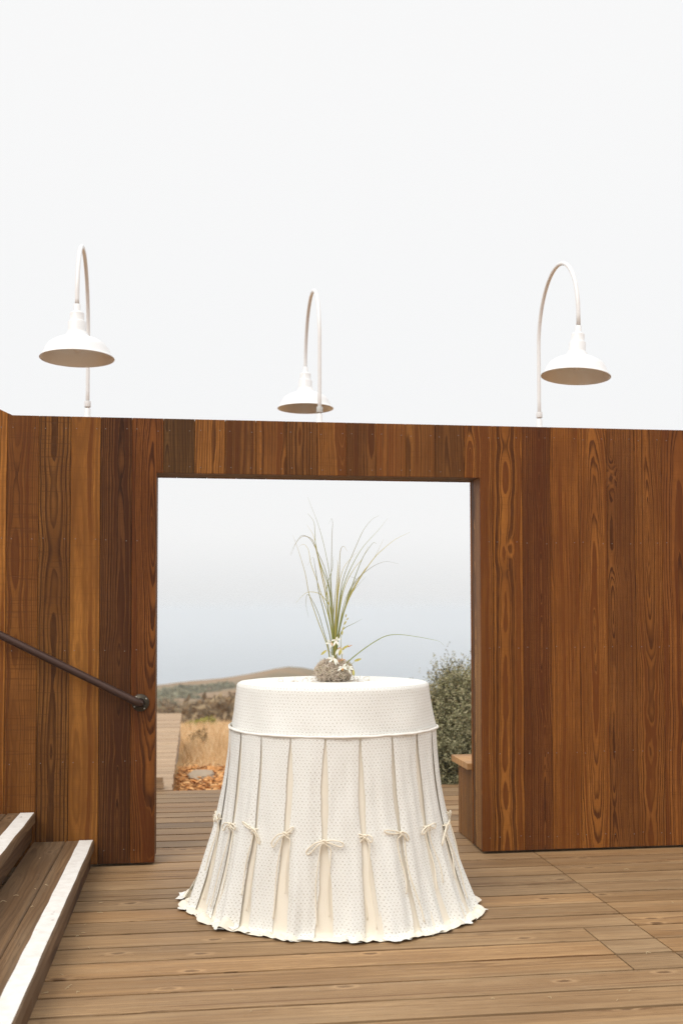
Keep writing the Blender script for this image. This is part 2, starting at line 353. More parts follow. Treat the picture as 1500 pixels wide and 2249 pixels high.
# ------------------------------------------------------------------ timber wall with doorway
WX, ZD, ZT, TW, PT = 1.82, 2.13, 2.43, 0.23, 0.022
wall = empty('timber_wall', (0, 0, 0)); tag(wall, 'tall brown wooden plank wall with a wide open doorway', 'wall')
bnd = [-0.793-0.168*k for k in range(15, 0, -1)] + [-0.793, -0.627, -0.459, -0.301, -0.132, 0.036, 0.206, 0.373, 0.543, 0.712, 0.883, 1.051, 1.22, 1.389, 1.559, 1.728, 1.895, 2.068, 2.234, 2.405, 2.575, 2.744, 2.91] + [2.91+0.168*k for k in range(1, 13)]
cols = {15: (136, 84, 38), 16: (128, 82, 40), 17: (154, 99, 47), 18: (98, 58, 29), 19: (130, 76, 34), 20: (98, 66, 38), 21: (158, 102, 52), 22: (126, 80, 42), 23: (150, 96, 50), 24: (126, 80, 42), 25: (144, 91, 45), 26: (124, 78, 41), 27: (154, 98, 51), 28: (138, 88, 45), 29: (122, 78, 41), 30: (146, 90, 42), 31: (152, 94, 42), 32: (124, 72, 33), 33: (150, 91, 40), 34: (153, 94, 43), 35: (132, 80, 38), 36: (144, 88, 40), 37: (140, 83, 37), 14: (168, 108, 52)}
prm = {14: dict(gx=.03, gd=.02, gt=.02, fr=70, con=.6, hrt=.35, mea=.12), 15: dict(gx=.02, gd=.03, gt=.01, fr=150, con=.5, saw=1.0, mea=.09, hrt=.12), 16: dict(gx=.0, gd=.02, gt=.012, fr=120, con=.75, saw=1.0, mea=.1, hrt=.15),
       17: dict(gx=.03, gd=.05, gt=.004, fr=70, con=.28, saw=.2, mea=.07, hrt=.12), 18: dict(gx=-.02, gd=.02, gt=.01, fr=150, con=.9, mea=.1, hrt=.2), 19: dict(gx=-.01, gd=-.02, gt=.06, fr=190, con=.95, mea=.05, hrt=.05),
       31: dict(gx=.02, gd=.01, gt=.01, fr=95, con=.85, mea=.26, hrt=.3, kn=.08), 30: dict(gx=.06, gd=.01, gt=.01, fr=150, con=.9, mea=.16, hrt=.3), 32: dict(gx=-.03, gd=.015, gt=.004, fr=210, con=1.0, mea=.12, hrt=.28), 33: dict(gx=.10, gd=.02, gt=.01, fr=170, con=.75, mea=.07, hrt=.08),
       34: dict(gx=-.008, gd=.0, gt=.05, fr=190, con=.85, mea=.03, hrt=.05), 35: dict(gx=.05, gd=.02, gt=.008, fr=210, con=.75, mea=.08, hrt=.1), 36: dict(gx=.0, gd=-.02, gt=.04, fr=170, con=.85, mea=.1, hrt=.06), 37: dict(gx=-.03, gd=.02, gt=.02, fr=110, con=.8, mea=.1, hrt=.18)}
def wall_top(X): return ZT if X > -0.768 else ZT + (-0.768-X)*0.46
def wall_board(pts, y0, t, front, parent, name='plank'):
    """pts in (X,Z)"""
    xc = sum(p[0] for p in pts)/len(pts); zc = sum(p[1] for p in pts)/len(pts)
    if front:
        loc = [(p[1]-zc, -(p[0]-xc)) for p in pts]; m = Matrix(((0, -1, 0, xc), (0, 0, -1, y0), (1, 0, 0, zc), (0, 0, 0, 1)))
    else:
        loc = [(p[1]-zc, p[0]-xc) for p in pts]; m = Matrix(((0, 1, 0, xc), (0, 0, 1, y0), (1, 0, 0, zc), (0, 0, 0, 1)))
    A = sum(loc[i][0]*loc[(i+1) % len(loc)][1]-loc[(i+1) % len(loc)][0]*loc[i][1] for i in range(len(loc)))
    if A < 0: loc = loc[::-1]
    return link(name, prism_mesh(name, loc, t, 0.0014), M_PLANK, parent, m)
def plank_outline(a, b, g=0.0008):
    a += g; b -= g; z0 = 0.014
    if a < -0.768 < b: top = [(b, ZT), (-0.768, ZT), (a, wall_top(a))]
    else: top = [(b, wall_top(b)), (a, wall_top(a))]
    if b <= 0 or a >= WX: return [(a, z0), (b, z0)] + top
    if a < 0 < b: return [(a, z0), (0, z0), (0, ZD), (b, ZD)] + top
    if a < WX < b: return [(a, ZD), (WX, ZD), (WX, z0), (b, z0)] + top
    return [(a, ZD), (b, ZD)] + top
nails = []
for i in range(len(bnd)-1):
    a, b = bnd[i], bnd[i+1]
    for side in (0, 1):
        o = wall_board(plank_outline(a, b) if side == 0 else plank_outline(a+.07, b+.07), 0.0 + random.uniform(0, 0.0012) if side == 0 else TW - 0.001*random.random(), PT, side == 0, wall)
        cc = np.array(lin(cols.get(i, random.choice([(140, 88, 42), (120, 74, 35), (150, 95, 46), (105, 64, 30)]))))*np.array([1.06, 1.12, .92])
        pp = dict(gx=random.uniform(-.08, .08), gd=random.uniform(.0, .05), gt=random.uniform(.004, .04), fr=random.uniform(110, 200), con=random.uniform(.55, .85), saw=random.choice([0, 0, .15, .4]), mea=random.uniform(.04, .12), hrt=random.uniform(.04, .2), kn=0.03)
        if side == 0: pp.update(prm.get(i, {}))
        pp['saw'] = max(pp.get('saw', 0), .38); pp['hrt'] = min(.5, pp['hrt']*1.5+.05)
        wood_props(o, tuple(cc), **pp)
    # nail heads: two per plank on each rail
    for zn in (2.365, 1.76, 1.16, 0.56, 0.09) if (b <= 0.04 or a >= WX-0.1) else (2.365, 2.165):
        for xn in (a+0.028, b-0.028):
            if xn > -0.01 and xn < WX+0.01 and zn < ZD: continue
            nails.append((xn + random.uniform(-.006, .006), zn + random.uniform(-.006, .006)))
V = []; F = []
for xn, zn in nails:
    o0 = len(V)
    for k in range(6): V.append((xn+.0028*math.cos(k*1.0472), -.0006, zn+.0028*math.sin(k*1.0472)))
    F.append(tuple(o0+k for k in range(6)))
o = link('nail_heads', mesh_pd('nails', V, F), simple('nail_steel', (0.22, 0.2, 0.18), 0.4, metal=0.7), wall); o['kind'] = 'stuff'
# doorway lining and top cap
def lining(name, x0, x1, y0, y1, z0, z1, axis, col, **pp):
    """axis = grain direction"""
    sx, sy, sz = x1-x0, y1-y0, z1-z0; c = Vector(((x0+x1)/2, (y0+y1)/2, (z0+z1)/2))
    if axis == 'Z': me = box_mesh(name, sz, sy, sx, .0015); m = Matrix(((0, 0, -1, c.x), (0, 1, 0, c.y), (1, 0, 0, c.z), (0, 0, 0, 1)))
    elif axis == 'X': me = box_mesh(name, sx, sy, sz, .0015); m = Matrix.Translation(c)
    else: me = box_mesh(name, sy, sx, sz, .0015); m = Matrix.Translation(c) @ Matrix.Rotation(math.pi/2, 4, 'Z')
    return link(name, me, M_PLANK, wall, m), pp, col
def lin_board(*a, mat=None, parent=None, **pp):
    o, _, col = lining(*a)
    if mat: o.data.materials[0] = mat
    if parent:
        mw = o.matrix_basis.copy(); o.parent = parent; o.matrix_basis = Matrix.Translation(-Vector(parent.location)) @ mw
    d = dict(gx=.05, gd=.03, gt=.01, fr=150, con=.5, mea=.06, hrt=.08); d.update(pp); wood_props(o, col, **d); return o
for nm, xa, xb in (('jamb_board', WX+.003, WX+.023), ('jamb_board', -.023, -.003)):
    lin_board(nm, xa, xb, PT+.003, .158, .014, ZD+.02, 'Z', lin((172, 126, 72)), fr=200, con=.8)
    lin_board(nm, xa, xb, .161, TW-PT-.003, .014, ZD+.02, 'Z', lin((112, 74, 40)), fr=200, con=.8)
for ya, yb in ((PT+.003, .115), (.118, TW-PT-.003)):
    lin_board('soffit_board', -.003, WX+.003, ya, yb, ZD+.003, ZD+.023, 'X', lin((118, 84, 52)))
for xa, xb in ((-.76, 1.6), (1.602, 4.9)):
    lin_board('cap_board', xa, xb, PT+.002, TW-PT-.002, ZT-.03, ZT-.006, 'X', lin((140, 100, 62)))

# ------------------------------------------------------------------ stairs and handrail
stairs = empty('wooden_stairs', (-0.5, -1.5, 0)); tag(stairs, 'weathered wooden steps with white painted edges beside the plank wall', 'stairs')
M_TREAD = wood_material('worn_tread', rough=0.65, spec=0.25, line_col=(0.5, 0.45, 0.42), weather=0.35, grey=lin((112, 98, 80)), fiber_amt=0.35)
t = NT('worn_white_paint'); co = t.n('ShaderNodeTexCoord').outputs['Object']; x, y, z = t.sep(co)
nz = t.noise(t.xyz(t.math('MULTIPLY', x, 30.0), t.math('MULTIPLY', y, 9.0), z), 1, 4, 0.7); nb = t.noise(co, 3.5, 3)
wear = t.math('MULTIPLY', t.smooth(nz, 0.62, 0.7), t.smooth(nb, 0.45, 0.62))
c = t.mix(t.smooth(t.noise(co, 25, 4), 0.3, 0.8), (0.80, 0.77, 0.73), (0.70, 0.66, 0.61)); c = t.mix(t.math('MULTIPLY', wear, 0.75), c, (0.36, 0.30, 0.25))
t.bsdf(c, 0.7, bump=nz, bstr=0.3, bdist=0.001, spec=0.3); M_STRIP = t.m
YN = -3.35
for s in range(5):
    xf = -0.318 - 0.307*s; zt = 0.146 + 0.154*s
    cb = (124, 98, 71)
    for j, (xa, xb) in enumerate(((xf-.148, xf), (xf-.318, xf-.151))):
        deck_board(xa, xb, YN, -0.012, stairs, ztop=zt - .0012*j, th=.056, mat=M_TREAD, bev=.006, alongY=True, name='tread_board', col=tuple(np.array(lin(cb))*random.uniform(.9, 1.08)), gx=random.uniform(-.06, .06), gd=.02, gt=random.uniform(.01, .03), fr=130, con=.55, mea=.06, hrt=.04, kn=.45)
    deck_board(xf-.055, xf-.018, YN, -0.012, stairs, ztop=zt-.0565, th=.096, mat=M_TREAD, bev=.003, alongY=True, name='riser_board', col=tuple(np.array(lin((104, 76, 50)))*random.uniform(.9, 1.05)), gx=.05, gd=.03, gt=.01, fr=130, con=.5, mea=.05, hrt=.04, kn=.2)
    # painted strip with an uneven hand-brushed edge
    V = []; n = 90
    for q in range(n):
        y = YN + (-0.014-YN)*q/(n-1)
        e1 = .0030*mnoise.noise((y*4, s*3.1, .2)) + .0008*mnoise.noise((y*40, s, 1)); e2 = .0025*mnoise.noise((y*6, s*2.3, 5))
        V += [(xf-.007+e1, y, zt+.0012), (xf-.078+e2, y, zt+.0012), (xf-.007+e1, y, zt-.004), (xf-.078+e2, y, zt-.004)]
    F = []
    for q in range(n-1):
        a, b = 4*q, 4*q+4; F += [(a, b, b+1, a+1), (a+2, b+2, b, a), (a+1, b+1, b+3, a+3)]
    link('nosing_strip', mesh_pd('nosing_strip', V, F), M_STRIP, stairs)
M_RAIL = simple('bronze_pipe', lin((74, 54, 46)), 0.42, 0.5, 0.55, 40, 0.25, 0.15)
M_FLANGE = simple('dark_flange', lin((66, 58, 46)), 0.45, 0.5, 0.6, 60, 0.25, 0.2)
M_BRIGHT = simple('screw_steel', (0.5, 0.46, 0.4), 0.3, 0.5, 0.9)
yr = -0.062
pA = at_y(303, 1543, yr); pB = at_y(0, 1394, yr)
dr = (pB-pA).normalized(); pC = pA + dr*3.0
rail = empty('handrail', (pA.x, 0, pA.z)); tag(rail, 'dark bronze pipe handrail sloping down the plank wall above the steps', 'handrail')
fl = [Vector((pA.x+.012, -.004, pA.z-.006)), Vector((pC.x-.012, -.004, pC.z+.006))]
path = [fl[0]] + cr_spline([fl[0]+Vector((0, -.026, 0)), pA+Vector((.006, .014, -.003)), pA+dr*.018, pA+dr*.05], 9) + [pA+dr*k for k in (.3, .8, 1.4, 2.0, 2.6)] + cr_spline([pC-dr*.05, pC-dr*.018, pC+Vector((-.006, .014, .003)), fl[1]+Vector((0, -.026, 0))], 9) + [fl[1]]
V, F = tube_vf(path, .0205, 20); link('rail_pipe', mesh_pd('rail', V, F, True), M_RAIL, rail)
for c in fl:
    V, F = lathe_vf([(0, .0), (.047, .0), (.047, .006), (.044, .0085), (.029, .009), (.027, .017), (.0235, .018), (.0225, .012)], 32)
    V = [(c.x+v[0], -.001-v[2], c.z+v[1]) for v in V]; fo = link('wall_flange', mesh_pd('flange', V, F, True), M_FLANGE, rail)
    for k in range(4):
        a = .6+k*math.pi/2; V, F = lathe_vf([(.0045, 0), (.0042, .002), (.002, .0035), (0.0001, .0036)], 10)
        link('screw', mesh_pd('screw', [(c.x+.0375*math.cos(a)+v[0], -.0094-v[2], c.z+.0375*math.sin(a)+v[1]) for v in V], F, True), M_BRIGHT, fo)

# ------------------------------------------------------------------ gooseneck lamps on the wall
t = NT('white_enamel'); nz = t.noise(t.n('ShaderNodeTexCoord').outputs['Object'], 12, 3)
t.bsdf(t.mix(nz, (0.77, 0.78, 0.785), (0.81, 0.82, 0.825)), 0.28, spec=0.5); M_ENAMEL = t.m
M_GALV = simple('grey_conduit', (0.55, 0.56, 0.54), 0.45, 0.5, 0.3, 50, 0.15)
def lamp(xb, sgn, label, tilt, dx, dz, dr=0.0):
    root = empty('gooseneck_lamp', (xb, .115, ZT-.006)); tag(root, label, 'lamp', 'gooseneck lamps along the wall top')
    R = .365; yc = .115 + sgn*R; zc = 2.935+dz; ze = 2.855+dz+dr
    rz = math.atan2(dx, 2*R)
    def T(p):   # swing round the pole
        v = Vector((p[0], p[1]-.115, 0)); a = rz*(-sgn); v = Matrix.Rotation(a if sgn < 0 else a, 3, 'Z') @ v
        return (xb+v.x, .115+v.y, p[2])
    path = [(0, .115, ZT-.0055), (0, .115, 2.6), (0, .115, 2.8)] + [(0, yc - sgn*R*math.cos(a), zc+R*math.sin(a)) for a in np.linspace(0, math.pi, 26)] + [(0, .115+sgn*2*R, ze)]
    V, F = tube_vf([T(p) for p in path], .0108, 14); link('neck_pipe', mesh_pd('neck', V, F, True), M_ENAMEL, root)
    V, F = lathe_vf([(0.0, 0), (.04, 0), (.04, .006), (.022, .009), (.02, .03), (.0165, .034), (.0165, .07), (.0125, .074)], 24)
    link('base_flange', mesh_pd('flange', [(xb+v[0], .115+v[1], ZT-.0055+v[2]) for v in V], F, True), M_ENAMEL, root)
    V, F = lathe_vf([(.0175, 0), (.018, .002), (.018, .03), (.0175, .032)], 20)
    link('coupling', mesh_pd('coupling', [(xb+v[0], .115+v[1], ZT+.075+v[2]) for v in V], F, True), M_GALV if sgn > 0 else M_ENAMEL, root)
    prof = [(.0125, .27), (.0165, .268), (.0165, .236), (.0225, .230), (.0325, .226), (.0345, .220), (.0345, .188), (.0385, .184), (.0435, .178), (.0435, .134), (.047, .128), (.053, .122), (.056, .112), (.068, .104), (.105, .090), (.135, .072), (.152, .048), (.166, .018), (.174, .006), (.1795, .002), (.1795, -.001), (.176, -.002)]
    inner = [(.1725, .002), (.163, .016), (.149, .046), (.132, .069), (.103, .086), (.066, .100), (.04, .105), (0.0005, .106)]
    tm = Matrix.Rotation(tilt[0], 4, 'X') @ Matrix.Rotation(tilt[1], 4, 'Y'); top = Vector(T((0, .115+sgn*2*R, ze)))
    def place(V): return [tuple(top + (tm @ Vector((v[0], v[1], v[2]-.27)))) for v in V]
    V, F = lathe_vf(prof, 56); sh = link('shade', mesh_pd('shade', place(V), F, True), M_ENAMEL, root)
    V, F = lathe_vf([(.176, -.002)] + inner, 56); link('shade_lining', mesh_pd('lining', place(V), F, True), M_ENAMEL, sh)
    bl = [(.0005, .03), (.014, .033), (.022, .044), (.024, .056), (.018, .074), (.013, .084), (.013, .1)]
    V, F = lathe_vf(bl, 20); link('bulb', mesh_pd('bulb', place(V), F, True), M_ENAMEL, sh)
    return root
lamp(-.384, -1, 'white gooseneck lamp above the handrail, leftmost on the wall', (rad(-1), rad(-.6)), .018, -.035, .055)
lamp(.912, 1, 'white gooseneck lamp above the doorway, its shade turned away behind the wall', (rad(0), rad(0)), -.006, .005, .076)
lamp(2.212, -1, 'white gooseneck lamp over the right plank wall, pole showing left of its shade', (rad(-1), rad(4.2)), -.026, -.013, .015)

# ------------------------------------------------------------------ bench behind the wall
bench = empty('box_bench', (2.5, .43, 0)); tag(bench, 'wooden box bench with pale plank seat behind the right wall', 'bench')
for xa, xb in ((1.795, 3.6),):
    for ya, yb in ((.236, .428), (.431, .628)):
        lin_board('seat_board', xa, xb, ya, yb, .437, .475, 'X', lin((206, 160, 106)), parent=bench, mat=M_DECK, con=.5, kn=.1)
for ya, yb in ((.236, .326), (.331, .424), (.429, .526), (.531, .598)):
    lin_board('side_board', 1.832, 1.852, ya, yb, .004, .4365, 'Z', tuple(np.array(lin((160, 116, 66)))*random.uniform(.62, 1.2)), parent=bench, fr=190, con=.9)
for k in range(10):
    lin_board('front_board', 1.855+k*.174, 2.027+k*.174, .578, .598, .004, .4365, 'Z', tuple(np.array(lin((152, 104, 60)))*random.uniform(.85, 1.1)), parent=bench)

# ------------------------------------------------------------------ boardwalk beyond the deck
walk = empty('boardwalk', (-.5, 5.5, 0)); tag(walk, 'pale weathered boardwalk leading away from the deck', 'boardwalk', kind='structure')
y = 2.43; k = 0
while y < 8.6:
    w = .138
    deck_board(-1.25, .042+random.uniform(-.004, .004), y, y+w-.006, walk, ztop=.002+random.uniform(-.002, .002), th=.036, col=tuple(np.array(lin((192, 164, 132)))*random.uniform(.88, 1.08)), **{**rprm(), 'kn': .15}); y += w; k += 1
for xx in (.005, -1.2):
    deck_board(xx-.02, xx+.02, 2.44, 8.6, walk, ztop=-.037, th=.30, alongY=True, name='side_beam', col=lin((176, 168, 158)), gx=.05, gd=.03, gt=.01, fr=110, con=.3, mea=.03, hrt=.0, kn=.05)
for yy in (3.2, 5.0, 6.8, 8.4):
    for xx in (-.045, -1.15): deck_board(xx-.025, xx+.025, yy-.04, yy+.04, walk, ztop=-.038, th=.75, name='post', col=lin((140, 120, 98)), **rprm())
blk = empty('timber_block', (-.3, 2.52, .003)); tag(blk, 'short pale timber lying across the start of the boardwalk', 'timber')
deck_board(-.55, -.022, 2.47, 2.57, blk, ztop=.051, th=.045, name='timber', col=lin((205, 178, 146)), **rprm())
bl2 = deck_board(-.55, -.03, 2.475, 2.565, blk, ztop=.092, th=.04, name='timber', col=lin((196, 168, 136)), **rprm())

# ------------------------------------------------------------------ ground cover: chips, rock, dry grass, scrub
def leafy(name, cols, rough=0.8, scale=7.0, trans=0.0):
    t = NT(name); pos = t.n('ShaderNodeNewGeometry').outputs['Position']; ri = t.n('ShaderNodeNewGeometry').outputs['Random Per Island']
    f = t.math('ADD', t.math('MULTIPLY', ri, 0.65), t.math('MULTIPLY', t.noise(pos, scale, 3), 0.35))
    st = [(i/(len(cols)-1)*.8+.1, lin(c)) for i, c in enumerate(cols)]
    t.bsdf(t.ramp(f, st), rough, spec=0.2); return t.m
def soup(name, verts, k, mat, parent=None):
    n = len(verts)//k; o = link(name, mesh_np(name, verts, np.arange(n*k).reshape(n, k)), mat, parent); return o
n = 9000
cx = rng.uniform(.06, 3.4, n); cy = rng.uniform(2.44, 4.95, n) + 0
cz = np.array([ground_z(a, b) for a, b in zip(cx, cy)]) + rng.uniform(.0, .03, n)
ang = rng.uniform(0, 6.28, n); L = rng.uniform(.012, .038, n); Wd = rng.uniform(.005, .014, n)
T1 = np.stack([np.cos(ang), np.sin(ang), rng.uniform(-.5, .5, n)], 1)*L[:, None]; T2 = np.stack([-np.sin(ang), np.cos(ang), rng.uniform(-.5, .5, n)], 1)*Wd[:, None]
P = np.stack([cx, cy, cz], 1); vv = np.stack([P-T1-T2, P+T1-T2*.7, P+T1+T2, P-T1+T2*.8], 1).reshape(-1, 3)
o = soup('wood_chips', vv, 4, leafy('chip_wood', [(146, 92, 48), (196, 134, 76), (218, 162, 102), (230, 188, 136)], .85, 30)); tag(o, 'orange brown wood chip mulch beside the boardwalk', 'wood chips', kind='stuff')
rc = at_z(443, 1700, -.15)
bm = bmesh.new(); bmesh.ops.create_icosphere(bm, subdivisions=4, radius=1)
for v in bm.verts:
    q = v.co.copy(); v.co = Vector((q.x*.13, q.y*.27, q.z*.04)); v.co *= 1+.28*mnoise.noise(q*1.6) ; v.co.z = min(v.co.z, .035) + .006*mnoise.noise(q*5)
t = NT('grey_rock'); co = t.n('ShaderNodeTexCoord').outputs['Object']; nz = t.noise(co, 14, 5, .65)
t.bsdf(t.mix(nz, lin((146, 130, 112)), lin((176, 156, 132))), .9, bump=nz, bstr=.6, bdist=.01, spec=.2)
o = link('flat_rock', bm_mesh('rock', bm, True), t.m, None, Matrix.Translation((rc.x+.01, rc.y, -.165))); tag(o, 'flat grey rock lying in the wood chips', 'rock')
# dry grass meadow
n = 110000
Dg = 10.7 + (36-10.7)*rng.uniform(0, 1, n)**1.6; ag = YAW + rng.uniform(-.42, .42, n)
gx = CAM.x+Dg*np.sin(ag); gy = CAM.y+Dg*np.cos(ag)
keep = ~((gx < .08) & (gx > -1.3) & (gy < 8.7)) & ~((gx > 1.6) & (gy < 5.4))
gx, gy, Dg = gx[keep], gy[keep], Dg[keep]; n = len(gx)
gz = np.array([ground_z(a, b) for a, b in zip(gx, gy)])
hh = rng.uniform(.10, .30, n)*(0.6+.6*np.array([mnoise.noise((a*.8, b*.8, 0))+.5 for a, b in zip(gx, gy)]))
hh = np.clip(hh, .05, .4)*np.clip((Dg-10.4)/2.5, .3, 1); th = rng.uniform(0, 6.28, n); w = rng.uniform(.003, .008, n)*(Dg/14)
ln = np.stack([rng.normal(0, .35, n), rng.normal(0, .35, n), np.ones(n)], 1)*hh[:, None]; sd = np.stack([np.cos(th), np.sin(th), np.zeros(n)], 1)*w[:, None]
P = np.stack([gx, gy, gz-.01], 1)
o = soup('dry_grass', np.stack([P-sd, P+sd, P+ln], 1).reshape(-1, 3), 3, leafy('dry_grass', [(178, 142, 98), (206, 174, 130), (222, 192, 150), (230, 206, 170)], .85, 1.2)); tag(o, 'dry golden meadow grass beyond the wood chips', 'grass', kind='stuff')
def clump_verts(c, rx, ry, rz, m, ls):
    u = rng.normal(0, 1, (m, 3)); u /= np.linalg.norm(u, axis=1)[:, None]; u[:, 2] = abs(u[:, 2]); rr = rng.uniform(.55, 1.05, m)**.6
    rr *= 1+.25*np.sin(u[:, 0]*5+c[0])*np.cos(u[:, 1]*4+c[1])
    P = np.array(c) + u*rr[:, None]*np.array([rx, ry, rz]); a = rng.normal(0, 1, (m, 3)); a /= np.linalg.norm(a, axis=1)[:, None]; b = np.cross(a, rng.normal(0, 1, (m, 3))); b /= np.linalg.norm(b, axis=1)[:, None]
    s = ls*rng.uniform(.5, 1.3, m)[:, None]; return np.stack([P-a*s, P+b*s*.5, P+a*s, P-b*s*.5], 1).reshape(-1, 3)
brown = []; green = []
for i in range(170):
    px = rng.uniform(-150, 1350); D = rng.uniform(31, 62) if i < 110 else rng.uniform(62, 84)
    p = CAM + (fwd*1 + RT*((px-750)/FPX))*D; gzz = ground_z(p.x, p.y)
    if mnoise.noise((p.x*.07, p.y*.07, 9)) < -.22: continue
    s = rng.uniform(.5, 1.15)*(.75 if D > 62 else 1.0)
    (brown if rng.uniform() < .75 else green).append(clump_verts((p.x, p.y, gzz-.1), 1.5*s, 1.3*s, .95*s, 420, .11*s+.03))
for (px, D, s) in [(352, 118, 1.5), (366, 122, 1.7), (384, 116, 1.9), (400, 119, 2.0), (414, 121, 2.2), (428, 125, 1.8), (440, 127, 1.3), (372, 108, 1.3), (392, 106, 1.6), (350, 110, 1.5), (410, 103, 1.2), (478, 126, 1.7), (490, 128, 1.5), (500, 124, 1.4), (470, 120, 1.0), (300, 118, 2.0), (240, 110, 2), (560, 122, 1.3)]:
    p = CAM + (fwd + RT*((px-750)/FPX))*D; gzz = ground_z(p.x, p.y)
    green.append(clump_verts((p.x, p.y, gzz-.2), 1.35*s, 1.2*s, .42*s, 420, .13*s))
o = soup('hillside_scrub', np.concatenate(brown), 4, leafy('brown_scrub', [(88, 74, 56), (122, 104, 80), (146, 126, 98), (166, 146, 114)], .9, .6)); tag(o, 'dark brown scrub massed along the foot of the slope', 'scrub', kind='stuff')
o = soup('hillside_scrub', np.concatenate(green), 4, leafy('grey_green_scrub', [(84, 86, 68), (112, 114, 92), (134, 132, 108), (154, 148, 122)], .9, .4)); tag(o, 'grey green scrub patches high on the bare hillside', 'scrub', kind='stuff')
p = at_d(450, 1600, 27.5); gzz = ground_z(p.x, p.y)
o = soup('cushion_plant', clump_verts((0, 0, 0), .42, .4, .30, 1500, .035), 4, leafy('yellow_green', [(104, 108, 40), (150, 146, 62), (176, 166, 84)], .8, 3)); o.location = (p.x, p.y, gzz); tag(o, 'low yellow green plant at the far edge of the dry meadow', 'plant')
p = at_d(440, 1655, 15.5); gzz = ground_z(p.x, p.y)
o = soup('dry_weed', clump_verts((0, 0, 0), .16, .16, .30, 700, .02), 4, leafy('weed_brown', [(110, 88, 56), (146, 120, 80), (164, 138, 96)], .85, 5)); o.location = (p.x, p.y, gzz); tag(o, 'brownish weed standing in the dry meadow grass', 'plant')

# bush right of the table: trunk, branches and leaf sprays
def bush(name, base, rx, rz, label, nbr, seed, cols):
    random.seed(seed); root = empty(name, base); tag(root, label, 'bush')
    tubes = []; LV = []; tips = []
    for i in range(nbr):
        az = random.uniform(0, 6.283); el = math.acos(random.uniform(-.12, 1)); q = random.uniform(.80, 1.02)
        q *= 1 + .17*mnoise.noise((math.cos(az)*1.7+seed, math.sin(az)*1.7, el*1.6))
        tip = Vector((math.cos(az)*math.sin(el)*rx*q, math.sin(az)*math.sin(el)*rx*q, .28*rz + math.cos(el)*rz*.78*q))
        mid = tip*.5 + Vector((random.uniform(-.1, .1), random.uniform(-.1, .1), random.uniform(-.12, .02)))
        path = cr_spline([Vector((random.uniform(-.05, .05), random.uniform(-.05, .05), -.03)), mid, tip], 7)
        if i % 3 == 0: tubes.append(tube_vf([p+Vector(base) for p in path], .011, 5, False, lambda u: 1-.8*u))
        tips.append((path[4], tip))
    for a, b in tips:
        for j in range(52):
            u = random.random(); c = a.lerp(b, u) + Vector((random.gauss(0, .045), random.gauss(0, .045), random.gauss(0, .04)))
            dirv = ((b-a).normalized() + Vector((random.gauss(0, .6), random.gauss(0, .6), random.gauss(.35, .5)))).normalized()
            for l in range(5):
                pp = c + dirv*(.012*l); s = dirv.cross(Vector((random.gauss(0, 1), random.gauss(0, 1), random.gauss(0, 1)))).normalized()
                q = (dirv*.6+s).normalized()*random.uniform(.013, .026); w = dirv.cross(s)*random.uniform(.0045, .0085)
                LV += [pp-w*.4, pp+q*.5+w, pp+q, pp+q*.5-w]
    V, F = join_vf(tubes); link('branches', mesh_pd('branches', V, F, True), simple('twig_bark', lin((92, 78, 64)), .9, .2, 0, 40, .3), root)
    A = np.array([tuple(v) for v in LV]) + np.array(base)
    o = soup('foliage', A, 4, leafy('bush_leaf_%d' % seed, cols, .75, 5.0), root); o['kind'] = 'stuff'
bz = -.17
bush('coastal_bush', (at_d(1040, 1500, 9.35).x, at_d(1040, 1500, 9.35).y, bz), .66, 1.07, 'bushy grey green shrub beside the bench, right of the table', 560, 3, [(84, 84, 58), (124, 122, 86), (150, 146, 108), (172, 164, 130), (146, 126, 102)])
bush('coastal_bush', (at_d(1000, 1650, 8.75).x, at_d(1000, 1650, 8.75).y, bz), .26, .55, 'low green shrub growing at the deck edge under the bigger bush', 150, 5, [(86, 86, 60), (122, 120, 86), (150, 146, 112), (170, 162, 130)])
random.seed(21)

# ------------------------------------------------------------------ table and crocheted cloth
TC = Vector((.852, -.93, 0)); FWD = Vector((-.127, -.992, 0)); TRT = Vector((.992, -.127, 0)); ZTOP = 1.040
table = empty('cocktail_table', TC); tag(table, 'tall round table wholly under the cream crocheted cloth', 'table')
M_TBL = simple('table_laminate', lin((150, 130, 105)), .5, .4, 0, 20, .15)
V, F = lathe_vf([(.0005, 1.004), (.43, 1.004), (.437, 1.008), (.437, 1.028), (.43, 1.033), (.0005, 1.033)], 64, TC); link('table_top', mesh_pd('top', V, F), M_TBL, table)
V, F = lathe_vf([(.0005, .03), (.04, .03), (.04, 1.003), (.0005, 1.003)], 24, TC); link('column', mesh_pd('column', V, F, True), M_FLANGE, table)
V, F = lathe_vf([(.0005, .002), (.28, .002), (.28, .012), (.1, .028), (.0005, .03)], 40, TC); link('base_plate', mesh_pd('base', V, F, True), M_FLANGE, table)

